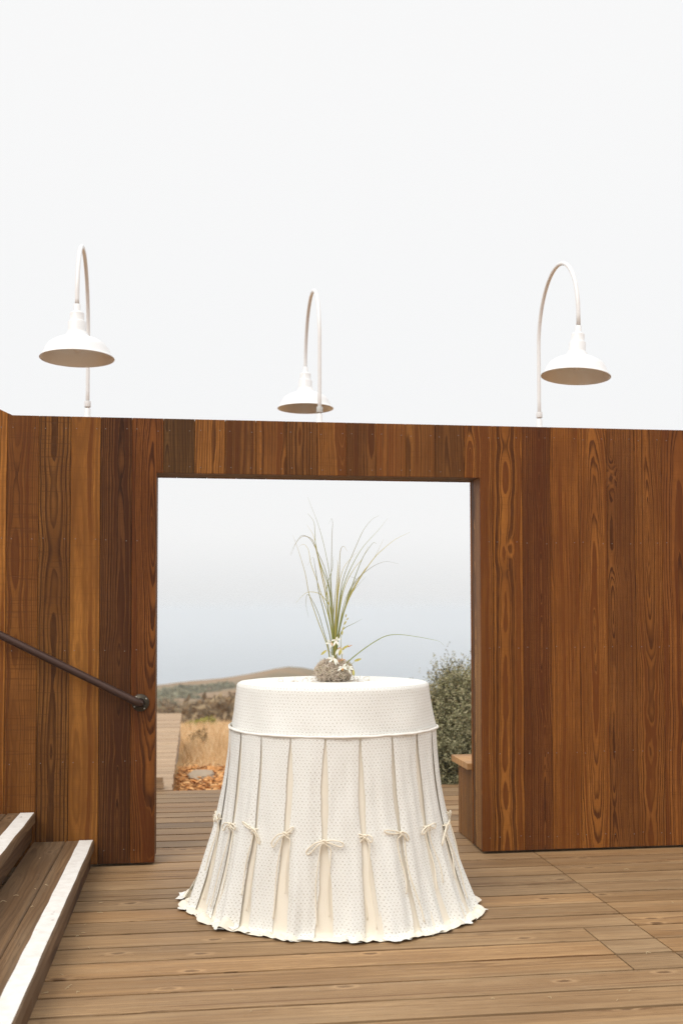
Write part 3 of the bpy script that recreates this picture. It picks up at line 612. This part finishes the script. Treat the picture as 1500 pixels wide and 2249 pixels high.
def crochet_mat(name, holes=True):
    t = NT(name); uv = t.n('ShaderNodeUVMap').outputs[0]; u, v, _ = t.sep(uv)
    nj = t.noise(uv, 45, 2)
    u = t.math('ADD', u, t.math('MULTIPLY', t.math('SUBTRACT', nj, .5), .007)); v = t.math('ADD', v, t.math('MULTIPLY', t.math('SUBTRACT', t.noise(uv, 38, 2, .5, 1.0), .5), .007))
    SX, SY = .0168, .0262
    def cell(ou, ov):
        a = t.math('MULTIPLY', t.math('SUBTRACT', t.math('FRACT', t.math('ADD', t.math('DIVIDE', u, SX), ou)), .5), SX)
        b = t.math('MULTIPLY', t.math('SUBTRACT', t.math('FRACT', t.math('ADD', t.math('DIVIDE', v, SY), ov)), .5), SY)
        d = t.math('SQRT', t.math('ADD', t.math('MULTIPLY', a, a), t.math('MULTIPLY', b, b))); th = t.math('ARCTAN2', b, a)
        return d, th
    d1, t1 = cell(0, 0); d2, t2 = cell(.5, .5)
    near = t.math('LESS_THAN', d1, d2); d = t.math('MINIMUM', d1, d2)
    th = t.math('ADD', t.math('MULTIPLY', t1, near), t.math('MULTIPLY', t2, t.math('SUBTRACT', 1.0, near)))
    spoke = t.math('MULTIPLY', t.math('ADD', t.math('COSINE', t.math('MULTIPLY', th, 6.0)), 1.0), .5)
    hole = t.smooth(d, .0012, .0030, 1.0, 0.0)
    slot = t.math('MULTIPLY', t.smooth(spoke, .25, .0, 0.0, 1.0), t.math('MULTIPLY', t.smooth(d, .0040, .0048), t.smooth(d, .0064, .0076, 1.0, 0.0)))
    yarn = t.noise(uv, 900, 2)
    gapm = t.math('MAXIMUM', hole, t.math('MULTIPLY', slot, .5))
    big = t.noise(uv, 7, 3)
    cellr = t.n('ShaderNodeTexWhiteNoise', noise_dimensions='2D'); t.put(cellr.inputs['Vector'], t.xyz(t.math('ROUND', t.math('DIVIDE', u, SX*.5)), t.math('ROUND', t.math('DIVIDE', v, SY*.5))))
    col = t.math('MULTIPLY', t.math('COSINE', t.math('MULTIPLY', u, math.pi/SX)), t.math('COSINE', t.math('MULTIPLY', v, math.pi/SY)))
    gapm = t.math('MULTIPLY', gapm, t.math('MULTIPLY', t.smooth(big, .25, .65, .7, 1.0), t.math('ADD', .6, t.math('MULTIPLY', cellr.outputs['Value'], .4))))
    c = t.mix(yarn, (.88, .875, .825), (.92, .915, .88)); c = t.mix(t.math('MULTIPLY', gapm, .8), c, (.57, .50, .37))
    h = t.math('ADD', t.math('MULTIPLY', spoke, .5), t.math('SUBTRACT', t.math('MULTIPLY', yarn, .4), t.math('MULTIPLY', gapm, 1.2)))
    b = t.bsdf(c, .9, bump=h, bstr=.6, bdist=.0026, spec=.15)
    if holes:
        tr = t.n('ShaderNodeBsdfTransparent'); ms = t.n('ShaderNodeMixShader'); t.put(ms.inputs[0], t.math('MULTIPLY', gapm, .25))
        t.t.links.new(b.outputs[0], ms.inputs[1]); t.t.links.new(tr.outputs[0], ms.inputs[2]); t.t.links.new(ms.outputs[0], t.out.inputs[0])
    return t.m
M_CRO = crochet_mat('cream_crochet')
t = NT('cream_cotton'); uv = t.n('ShaderNodeTexCoord').outputs['Object']; nz = t.noise(uv, 9, 4, .6); wv = t.noise(uv, 700, 2)
t.bsdf(t.mix(nz, (.83, .76, .63), (.88, .82, .71)), .85, bump=t.math('ADD', t.math('MULTIPLY', nz, 1.0), t.math('MULTIPLY', wv, .1)), bstr=.25, bdist=.006, spec=.15); M_LIN = t.m
t = NT('cream_cord'); nz = t.noise(t.n('ShaderNodeTexCoord').outputs['Object'], 350, 2); t.bsdf(t.mix(nz, (.82, .74, .59), (.90, .83, .70)), .85, bump=nz, bstr=.4, bdist=.001, spec=.15); M_CORD = t.m
t = NT('white_yarn_roll'); nz = t.noise(t.n('ShaderNodeTexCoord').outputs['Object'], 260, 3); t.bsdf(t.mix(nz, (.80, .77, .71), (.88, .86, .81)), .9, bump=nz, bstr=.6, bdist=.002, spec=.15); M_ROLL = t.m

cloth = empty('crocheted_tablecloth', TC); tag(cloth, 'cream crocheted floor length cloth with tied slit panels over the round table', 'tablecloth')
ZB = .838; RB = .474
def env(phi, s, dr=0.0):
    """skirt envelope: phi from the camera side, s 0 at the band, 1 at the floor"""
    g = s**1.85
    front = .512 if math.cos(phi) > 0 else .60
    aR = .635 if math.sin(phi) > 0 else .635
    wob = 1 + g*(.03*math.sin(phi*3+.6) + .045*mnoise.noise((math.cos(phi)*2.6, math.sin(phi)*2.6, 3)) + .02*s*mnoise.noise((math.cos(phi)*7, math.sin(phi)*7, 5)))
    if 1.0 > math.sin(phi) > .25 and math.cos(phi) > 0: wob += .035*g
    a = (RB + (aR-RB)*g)*wob + dr; b = (RB + (front-RB)*g)*wob + dr
    return TC + FWD*(b*math.cos(phi)) + TRT*(a*math.sin(phi))
def add_uv(me, uvs):
    l = me.uv_layers.new(name='UVMap'); idx = np.empty(len(me.loops), dtype=np.int32); me.loops.foreach_get('vertex_index', idx)
    l.data.foreach_set('uv', np.asarray(uvs, dtype=np.float32)[idx].ravel())
# top and band, one knitted piece
V = []; U = []; F = []; NP = 180
prof = [(r, ZTOP+.0015) for r in (.0005, .1, .2, .3, .38, .42)] + [(.436, ZTOP), (.4435, ZTOP-.004), (.4475, ZTOP-.011), (.449, ZTOP-.02)]
zs = np.linspace(ZTOP-.035, ZB, 14)
for z in zs: prof.append((.449+.025*((ZTOP-.02-z)/(ZTOP-.02-ZB))**1.1, z))
arc = 0; last = None
for i, (r, z) in enumerate(prof):
    if last: arc += math.hypot(r-last[0], z-last[1])
    last = (r, z)
    for k in range(NP+1):
        a = 2*math.pi*k/NP; d = FWD*math.cos(a)+TRT*math.sin(a); rr = r; zz = z
        if r > .2: zz += .0012*mnoise.noise((math.cos(a)*3, math.sin(a)*3, r*9))
        if z < ZTOP-.03:
            q = (ZTOP-.03-z)/.17; rr += q*(.0035*math.sin(a*10+.4)+.008*mnoise.noise((math.cos(a)*4, math.sin(a)*4, z*6))); zz += q*.004*mnoise.noise((math.cos(a)*3, math.sin(a)*3, 8.5))
        V.append(tuple(TC + d*rr + Vector((0, 0, zz))))
        U.append((d.x*r, d.y*r) if i < 7 else (a*.46+3, arc))
for i in range(len(prof)-1):
    for k in range(NP): F.append((i*(NP+1)+k, i*(NP+1)+k+1, (i+1)*(NP+1)+k+1, (i+1)*(NP+1)+k))
me = mesh_pd('top_cover', V, F, True); add_uv(me, U); link('top_cover', me, M_CRO, cloth)
# rolled seam
path = []
for k in range(221):
    a = 2*math.pi*k/220; d = FWD*math.cos(a)+TRT*math.sin(a); r = RB+.0105+.0035*math.sin(a*10+.4); path.append(TC + d*r + Vector((0, 0, ZB-.002+.004*mnoise.noise((math.cos(a)*3, math.sin(a)*3, 8.5))+.0035*mnoise.noise((a*7, 1, 1)))))
V, F = tube_vf(path, .0054, 10, False, lambda u: 1+.3*mnoise.noise((u*170, 0, 0))); link('rolled_seam', mesh_pd('rolled_seam', V, F, True), M_ROLL, cloth)
# liner
V = []; F = []; NS = 46; NP = 320
for i in range(NS):
    s = min(1.0, i/(NS-7)); ext = max(0, i-(NS-7))/6
    for k in range(NP):
        phi = 2*math.pi*k/NP; pl = .0085*s*(math.sin(phi*20+.9*mnoise.noise((math.cos(phi)*3, math.sin(phi)*3, s*1.5))*3) + .6*math.sin(phi*43+1)) 
        p = env(phi, s, -.001 + pl*.30)
        n0 = (FWD*math.cos(phi)+TRT*math.sin(phi)); z = ZB*(1-s)+.004
        if s > .86 and ext == 0: z += .006*((s-.86)/.14)
        if ext > 0:
            ruf = mnoise.noise((math.cos(phi)*9, math.sin(phi)*9, 2.0)); ruf2 = mnoise.noise((math.cos(phi)*22, math.sin(phi)*22, 7.0))
            p = p + n0*(ext*(.048 + .034*ruf + .014*ruf2)); z = .008 + max(0, .034*math.sin(ext*2.7)*(ruf2+.6*ruf+.35)) - .005*ext
        V.append((p.x, p.y, max(.0025, z)))
for i in range(NS-1):
    for k in range(NP): F.append((i*NP+k, (i+1)*NP+k, (i+1)*NP+(k+1) % NP, i*NP+(k+1) % NP))
link('cotton_liner', mesh_pd('liner', V, F, True), M_LIN, cloth)
# crocheted panels
SLIT0 = rad(-4); DPH = rad(18); SB = .505
for kp in range(20):
    pc = SLIT0 + DPH*(kp+.5); pcn = (pc+math.pi) % (2*math.pi)-math.pi
    V = []; U = []; F = []; NR, NC = 58, 17
    hw0 = .0735; hw1 = random.uniform(.060, .072); ph1, ph2 = random.uniform(0, 6), random.uniform(0, 6); curl = random.uniform(.6, 1.3)
    gaps = [(.15+.06*math.sin(q*2.3+.8), .19+.09*math.sin(q*1.7+.5)) for q in (kp, (kp+1) % 20)]; fold = random.choice([2.2, 3.1, 4.2])
    sway = random.uniform(-.016, .016); leftout = 1.0 if rad(-108) < pcn < rad(-88) else 0.0
    for i in range(NR):
        q = i/(NR-1)*1.045; s = min(q, 1.0); ext = max(0, q-1.0)*.84
        c = env(pc, s); e1 = env(pc+.01, s); tan = (e1-c).normalized(); nrm = Vector((tan.y, -tan.x, 0))
        if nrm.dot(c-TC) < 0: nrm = -nrm
        # distance to the slit lines on both sides
        cl, crr = env(pc-DPH/2, s), env(pc+DPH/2, s); dl = (c-cl).length; drr = (crr-c).length
        gl, gr = [lm*((.012 + gu*math.sin(math.pi*.8*s/SB)) if s < SB else .012 + gu*.588 + gw*((s-SB)/(1-SB))**.7) for (gu, gw), lm in zip(gaps, (dl, drr))]
        for j in range(NC):
            e = j/(NC-1)*2-1
            h = drr-gr if e > 0 else dl-gl
            off = e*h*(1+.02*math.sin(s*17+ph1)) + sway*s*s*math.sin(s*5+ph2) + .0025*mnoise.noise((s*14, e*.8, kp))*min(1, s*4)
            bul = .004 + .009*s*(1-e*e)*curl + .018*s**1.6*math.sin(e*fold+ph1+s*2.5) + .006*s*math.sin(e*6.5+ph2-s*3) + .005*mnoise.noise((s*5, e*2, kp+.5))*min(1, s*5) + .006*(abs(e)**6)*s*math.sin(s*11+ph2)
            bul = .002 + (bul-.002)*(1-e**4)
            p = c + tan*off*1.0 - (c-TC).normalized()*(off*off/(2*.55)) + nrm*(max(bul, -.002)+.004)
            z = ZB*(1-s)+.006+.003*(1-s)
            zfl = .010+.004*mnoise.noise((e*2, kp, 0))
            if ext > 0: p = p + nrm*(ext*1.0); z = zfl
            elif s > .9: z = max(z, zfl)
            if leftout: p = p + nrm*(.055*s**4)
            if s > .93: z += .022*max(0, mnoise.noise((e*2.5+kp*3.1, s*9, 2)))
            V.append((p.x, p.y, max(.006, z))); U.append((off+kp*.37, q*.9))
    for i in range(NR-1):
        for j in range(NC-1): F.append((i*NC+j, i*NC+j+1, (i+1)*NC+j+1, (i+1)*NC+j))
    me = mesh_pd('panel', V, F, True); add_uv(me, U); link('crochet_panel', me, M_CRO, cloth)
# bows tied across each slit
for kp in range(20):
    phi = SLIT0 + DPH*kp; s0 = SB + random.uniform(-.015, .02)
    c = env(phi, s0); tan = (env(phi+.01, s0)-c).normalized(); nrm = (c-TC).normalized(); zc = ZB*(1-s0)+.006
    o0 = c + nrm*.019 + Vector((0, 0, zc)); lst = []
    def P(a, b, d=0.0): return o0 + tan*a + Vector((0, 0, b)) + nrm*d
    tl = random.uniform(-.5, .45)
    for sg in (-1, 1):
        L = random.uniform(.034, .088); dz = sg*tl*.07 + random.uniform(-.05, .012); wl = random.uniform(.008, .013)
        loop = [P(0, 0, .002), P(sg*L*.45, dz*.3+wl, .008), P(sg*L*.9, dz*.8+wl*.9, .006), P(sg*L*1.02, dz, .003), P(sg*L*.85, dz*.95-wl*.9, .003), P(sg*L*.4, dz*.3-wl*.5, .006), P(0, 0, .004)]
        lst.append(tube_vf(cr_spline(loop, 26), .0029, 7))
        # tail hanging down along the slit edge
        send = random.uniform(.78, .97); pts = [P(0, 0, .005), P(sg*.010, -.014, .006)]
        side = random.uniform(.010, .020)
        for q in np.linspace(.10, 1, 8):
            s = s0 + (send-s0)*q; ww = side + (.012*q + .008*math.sin(q*5+kp+sg))
            pe = env(phi, s); te = (env(phi+.01, s)-pe).normalized()
            pts.append(pe + (pe-TC).normalized()*(.015+.004*math.sin(q*7+kp)) + te*(sg*ww) + Vector((0, 0, max(.014, ZB*(1-s)+.006))))
        lst.append(tube_vf(cr_spline(pts, 34), .0026, 6))
    # the knot and the two short arms into the panel edges
    lst.append(tube_vf(cr_spline([P(-.006, -.004, .003), P(-.004, .005, .008), P(.004, .004, .009), P(.006, -.005, .005), P(-.002, -.006, .008), P(-.005, .003, .004)], 16), .0044, 7))
    gapw = .012
    lst.append(tube_vf([P(-gapw*1.6, .002, -.012), P(-gapw*.5, .001, -.001), P(gapw*.5, .001, -.001), P(gapw*1.6, .002, -.012)], .0034, 6))
    V, F = join_vf(lst); link('cord_bow', mesh_pd('bow', V, F, True), M_CORD, cloth)

# ------------------------------------------------------------------ arrangement on the table
AC = Vector((.852+.004, -.935, ZTOP+.002))
arr = empty('grass_arrangement', AC); tag(arr, 'tall grass blades and pale orchids rising from grey moss on the table', 'flower arrangement')
Dt = (AC-CAM).dot(fwd)
def tp(px, py, dep=0.0): return at_d(px, py, Dt+dep)
mc = AC + Vector((0, 0, .045))
bm = bmesh.new(); bmesh.ops.create_icosphere(bm, subdivisions=4, radius=1)
for v in bm.verts:
    q = v.co.copy(); k = 1+.16*mnoise.noise(q*2.3)+.07*mnoise.noise(q*6); v.co = Vector((q.x*.062*k, q.y*.058*k, max(-.043, q.z*.043*k))) + mc
link('moss_core', bm_mesh('core', bm, True), simple('moss_core', lin((150, 136, 116)), .95, .1, 0, 90, .5, .8), arr)
st = []
for i in range(1700):
    u = Vector((random.gauss(0, 1), random.gauss(0, 1), random.gauss(.15, .8))).normalized(); p = mc + Vector((u.x*.077, u.y*.07, max(-.040, u.z*.053)))*random.uniform(.82, 1.16)
    if i < 60: p = AC + Vector((random.gauss(0, .075), random.gauss(0, .06), .003))
    d = Vector((random.gauss(0, 1), random.gauss(0, 1), random.gauss(0, 1))); d -= u*d.dot(u)*.7; d.normalize(); w = d.cross(u).normalized(); rr = random.uniform(.006, .018); tw = random.uniform(2.5, 7)
    pts = []
    for q in range(8):
        a = q/7*tw; pp = p + d*(math.sin(a)*rr) + w*((1-math.cos(a))*rr) + u*(.004*math.sin(a*1.7+i)); pp.z = max(pp.z, AC.z+.001); pts.append(pp)
    st.append(tube_vf(pts, random.uniform(.0006, .0011), 3, False))
V, F = join_vf(st)
o = link('moss_strands', mesh_pd('moss', V, F, True), leafy('spanish_moss', [(158, 140, 124), (196, 178, 160), (218, 202, 184), (230, 218, 202), (188, 182, 130)], .9, 40), arr); o['kind'] = 'stuff'
def blade(pts, w0, mat, dep0=0.0, dep1=0.0, n=34, tipw=.12):
    m = len(pts); P3 = [tp(x, y, dep0+(dep1-dep0)*i/(m-1)) for i, (x, y) in enumerate(pts)]
    C = cr_spline(P3, n); V = []; F = []; tw = random.uniform(-.9, .9)
    for i, p in enumerate(C):
        u = i/(n-1); tg = (C[min(i+1, n-1)]-C[max(i-1, 0)]).normalized(); vw = (p-CAM).normalized(); sd = tg.cross(vw).normalized(); nn = sd.cross(tg)
        a = tw*(u-.2)*1.6; s2 = sd*math.cos(a)+nn*math.sin(a); n2 = nn*math.cos(a)-sd*math.sin(a)
        w = w0*(1-(1-tipw)*u**1.4)*(.75+.25*min(1, u*8)); V += [p-s2*w, p-n2*w*.45, p+s2*w]
    for i in range(n-1): F += [(3*i, 3*i+3, 3*i+4, 3*i+1), (3*i+1, 3*i+4, 3*i+5, 3*i+2)]
    link('grass_blade', mesh_pd('blade', V, F, True), mat, arr)
def blade_mat(name, c1, c2):
    t = NT(name); x, y, z = t.sep(t.n('ShaderNodeNewGeometry').outputs['Position']); f = t.smooth(z, 1.12, 1.75)
    nz = t.noise(t.n('ShaderNodeTexCoord').outputs['Object'], 14, 3)
    c = t.mix(t.math('ADD', t.math('MULTIPLY', f, .6), t.math('MULTIPLY', nz, .4)), c1, c2)
    t.bsdf(c, .55, spec=.3); return t.m
BM = [blade_mat('blade_green', lin((126, 138, 66)), lin((152, 152, 102))), blade_mat('blade_olive', lin((156, 152, 72)), lin((182, 166, 100))), blade_mat('blade_grey', lin((136, 142, 100)), lin((160, 156, 130)))]
crop = [  # traced stems, tip first, in the crop (620,1080) at 5.357x
 [(300,65),(440,440),(540,870),(580,1250),(600,1600),(620,1821)], [(125,510),(190,690),(270,960),(320,1220),(420,1520),(530,1821)],
 [(100,750),(180,570),(245,512),(330,560),(400,680),(500,900),(560,1150),(590,1400),(610,1800)], [(90,740),(150,620),(240,525),(350,560),(400,690),(450,920),(510,1200),(560,1500),(600,1800)],
 [(190,650),(255,618),(310,690),(335,840),(400,1020),(450,1180),(540,1450),(590,1750)], [(295,870),(360,770),(385,880),(405,1000),(430,1180),(500,1450),(570,1750)],
 [(300,255),(370,350),(385,480),(395,640),(450,850),(540,1100),(580,1400),(610,1750)], [(290,390),(360,500),(395,620),(430,800),(520,1150),(590,1600)],
 [(548,380),(577,315),(593,370),(585,500),(580,800),(575,1100),(600,1500),(610,1800)], [(765,700),(715,640),(680,720),(672,950),(660,1100),(640,1400),(620,1800)],
 [(640,800),(655,850),(650,1050),(640,1250),(625,1500),(620,1800)], [(1135,280),(1050,330),(950,460),(850,680),(740,950),(690,1150),(650,1500),(630,1800)],
 [(1240,310),(1130,450),(950,650),(830,850),(730,1080),(680,1300),(640,1700)], [(1500,475),(1330,560),(1180,680),(1080,780),(950,960),(850,1130),(770,1290),(700,1500),(640,1800)],
 [(1370,850),(1230,820),(1100,860),(980,940),(880,1030),(790,1170),(740,1350),(690,1550),(640,1800)], [(1110,615),(1070,600),(1000,690),(940,790),(860,990),(790,1200),(700,1480),(640,1780)],
 [(1010,640),(940,790),(850,900),(750,1080),(690,1300),(640,1700)], [(1190,560),(1080,780),(960,930),(860,1090),(780,1250),(700,1500),(650,1800)],
 [(990,990),(900,1090),(820,1190),(760,1310),(690,1560),(640,1800)], [(900,690),(820,770),(720,900),(670,1100),(640,1400),(615,1750)],
 [(770,992),(870,1028),(830,1120),(760,1290),(690,1520),(640,1780)], [(600,760),(590,900),(540,1060),(520,1200),(540,1400),(590,1700)],
 [(160,1310),(230,1230),(310,1180),(430,1195),(500,1260),(560,1350),(600,1550),(610,1800)], [(310,1480),(280,1330),(290,1215),(330,1240),(420,1420),(490,1650),(540,1821)],
 [(940,1495),(840,1550),(740,1600),(690,1660),(650,1800)], [(680,700),(672,960),(655,1200),(640,1500),(630,1800)], [(655,840),(640,1060),(615,1300),(600,1550),(612,1800)], [(860,1030),(780,1180),(720,1350),(670,1600),(640,1810)], [(590,1180),(600,1400),(612,1600),(622,1800)], [(700,1150),(660,1380),(640,1600),(628,1810)]]
thick = {3: 1.25, 9: 1.3, 10: 1.5, 13: 1.4, 17: 1.2, 26: 1.2, 27: 1.3}
for i, b in enumerate(crop):
    pts = [(620+x/5.357, 1080+y/5.357) for x, y in b][::-1]; ex, ey = pts[0]
    pts = [(734+(ex-734)*.55, 1462)] + pts
    blade(pts, .0026*thick.get(i, 1.0)*random.uniform(.85, 1.1), BM[i % 3 if i not in thick else 1], random.uniform(-.02, .02), random.uniform(-.16, .16))
blade([(500+x/2.727, 1050+y/2.727) for x, y in [(680,1140),(720,1100),(800,1035),(880,980),(950,945),(1020,937),(1100,945),(1200,962),(1270,980),(1300,1010)]], .0026, BM[0], -.02, -.05, 44)
# orchids, buds
t = NT('orchid_petal'); nz = t.noise(t.n('ShaderNodeTexCoord').outputs['Object'], 30, 3); t.bsdf(t.mix(nz, (.80, .77, .66), (.86, .84, .76)), .6, spec=.3, Subsurface_Weight=0.1); M_PET = t.m
M_LIP = simple('orchid_lip', lin((206, 150, 84)), .6, .3, 0, 60, .3); M_BUD = simple('bud_yellow', lin((186, 176, 100)), .6, .3, 0, 40, .25); M_PINK = simple('bud_pink', lin((204, 152, 110)), .6, .3, 0, 60, .3)
def petal(c, d, ln, w, curl, mat, name='petal', nrm=None):
    d = d.normalized(); nrm = (nrm or (CAM-c)).normalized(); s = d.cross(nrm).normalized(); nrm = s.cross(d).normalized(); V = []; F = []; n = 9
    for i in range(n):
        u = i/(n-1); ww = w*math.sin(math.pi*min(.97, .06+u*.94))**.8; p = c + d*(ln*u*(1-.3*curl*u)) - Vector((0, 0, 1))*(curl*ln*u*u*.55) + nrm*(.25*ln*math.sin(u*2.4))
        V += [p-s*ww+nrm*ww*.35, p, p+s*ww+nrm*ww*.35]
    for i in range(n-1): F += [(3*i, 3*i+3, 3*i+4, 3*i+1), (3*i+1, 3*i+4, 3*i+5, 3*i+2)]
    link(name, mesh_pd(name, V, F, True), mat, arr)
def on(a): return RT*math.cos(a)+UP*math.sin(a)
def orchid(px, py, dep, sz, angs, lip=-1.2):
    c = tp(px, py, dep)
    for a in angs: petal(c, on(a), sz*random.uniform(.85, 1.1), sz*.17, random.uniform(.1, .7), M_PET)
    petal(c, on(lip), sz*.45, sz*.16, .5, M_LIP, 'lip'); petal(c, on(lip+2.6), sz*.3, sz*.10, .2, M_LIP, 'lip')
orchid(738, 1407, -.045, .029, [2.75, 1.3, .55, -.95, -2.1])
orchid(733, 1446, -.075, .029, [3.0, 3.7, -.55, -1.1, 1.9])
orchid(752, 1466, -.07, .029, [.35, -.1, .9, 2.7, -2.6], -1.6)
orchid(764, 1468, -.045, .030, [.6, .1, -1.0, 1.6])
orchid(728, 1412, -.03, .030, [3.1, 2.4, -1.9])
orchid(745, 1424, -.03, .032, [-.9, -1.5, .2, -2.2], .7)
for (x, y, a, ln, m) in [(752, 1428, .9, .028, M_BUD), (757, 1424, .75, .026, M_BUD), (762, 1421, .3, .018, M_PINK), (768, 1418, .2, .012, M_PINK), (744, 1440, 1.2, .04, M_BUD), (717, 1428, -2.45, .034, M_BUD), (778, 1452, .35, .036, M_BUD), (776, 1470, -1.5, .032, M_BUD), (748, 1452, 1.0, .018, M_PINK), (746, 1455, 2.0, .016, M_PINK), (752, 1450, .4, .014, M_PINK), (752, 1385, 1.2, .022, M_BUD), (756, 1372, 1.1, .022, M_BUD), (759, 1356, 1.4, .018, M_BUD), (761, 1362, .9, .016, M_BUD), (750, 1395, 1.3, .022, M_BUD), (722, 1468, 2.8, .02, M_BUD), (738, 1470, -.6, .02, M_BUD)]:
    petal(tp(x, y, -.05), on(a), ln, ln*.16, .05, m, 'bud')
blade([(752, 1462), (750, 1430), (749, 1400), (755, 1372), (760, 1352)], .0016, BM[1], -.03, -.04, 20)
blade([(748, 1466), (772, 1458), (782, 1449)], .0014, BM[1], -.04, -.05, 12)
blade([(733, 1462), (726, 1432), (714, 1430)], .0014, BM[1], -.04, -.05, 12)

# ------------------------------------------------------------------ litter on the deck
lst = []
for i in range(46):
    if i < 26: px, py, z = random.uniform(80, 230), random.uniform(1920, 2200), .001
    elif i < 36: px, py, z = random.uniform(450, 1480), random.uniform(1900, 2230), .001
    else: px, py, z = random.uniform(15, 120), random.uniform(1880, 2060), .148
    p = at_z(px, py, z)
    if z < .1 and p.x < -.31: continue
    if z > .1 and not (-.6 < p.x < -.41): continue
    if (p-TC).length < .85: continue
    a = random.uniform(0, 6.28); L = random.uniform(.008, .03); k = random.uniform(-.5, .5)
    lst.append(tube_vf(cr_spline([p+Vector((0, 0, .001)), p+Vector((math.cos(a)*L*.5-math.sin(a)*L*k, math.sin(a)*L*.5+math.cos(a)*L*k, .004)), p+Vector((math.cos(a)*L, math.sin(a)*L, .001))], 6), .0009, 4))
V, F = join_vf(lst); o = link('straw_litter', mesh_pd('straw', V, F, True), simple('straw', lin((206, 186, 150)), .8, .2)); tag(o, 'scattered bits of pale straw on the deck by the steps', 'litter', kind='stuff')

# ------------------------------------------------------------------ haze
HX = 20500
V = [(x, y, z) for x in (-HX, HX) for y in (-HX, HX) for z in (SEA_Z-7.5, 8.0)]
F = [(0, 1, 3, 2), (4, 6, 7, 5), (0, 4, 5, 1), (2, 3, 7, 6), (0, 2, 6, 4), (1, 5, 7, 3)]
hm = bpy.data.materials.new('haze'); hm.use_nodes = True; ht = hm.node_tree; ht.nodes.clear(); ho = ht.nodes.new('ShaderNodeOutputMaterial')
hv = ht.nodes.new('ShaderNodeVolumePrincipled'); hv.inputs['Color'].default_value = (.90, .925, .95, 1); hv.inputs['Density'].default_value = 0.0011; hv.inputs['Anisotropy'].default_value = 0.1
ht.links.new(hv.outputs[0], ho.inputs['Volume'])
o = link('haze', mesh_pd('haze', V, F), hm); tag(o, 'pale sea fog filling the air over the coast', 'haze', kind='stuff')
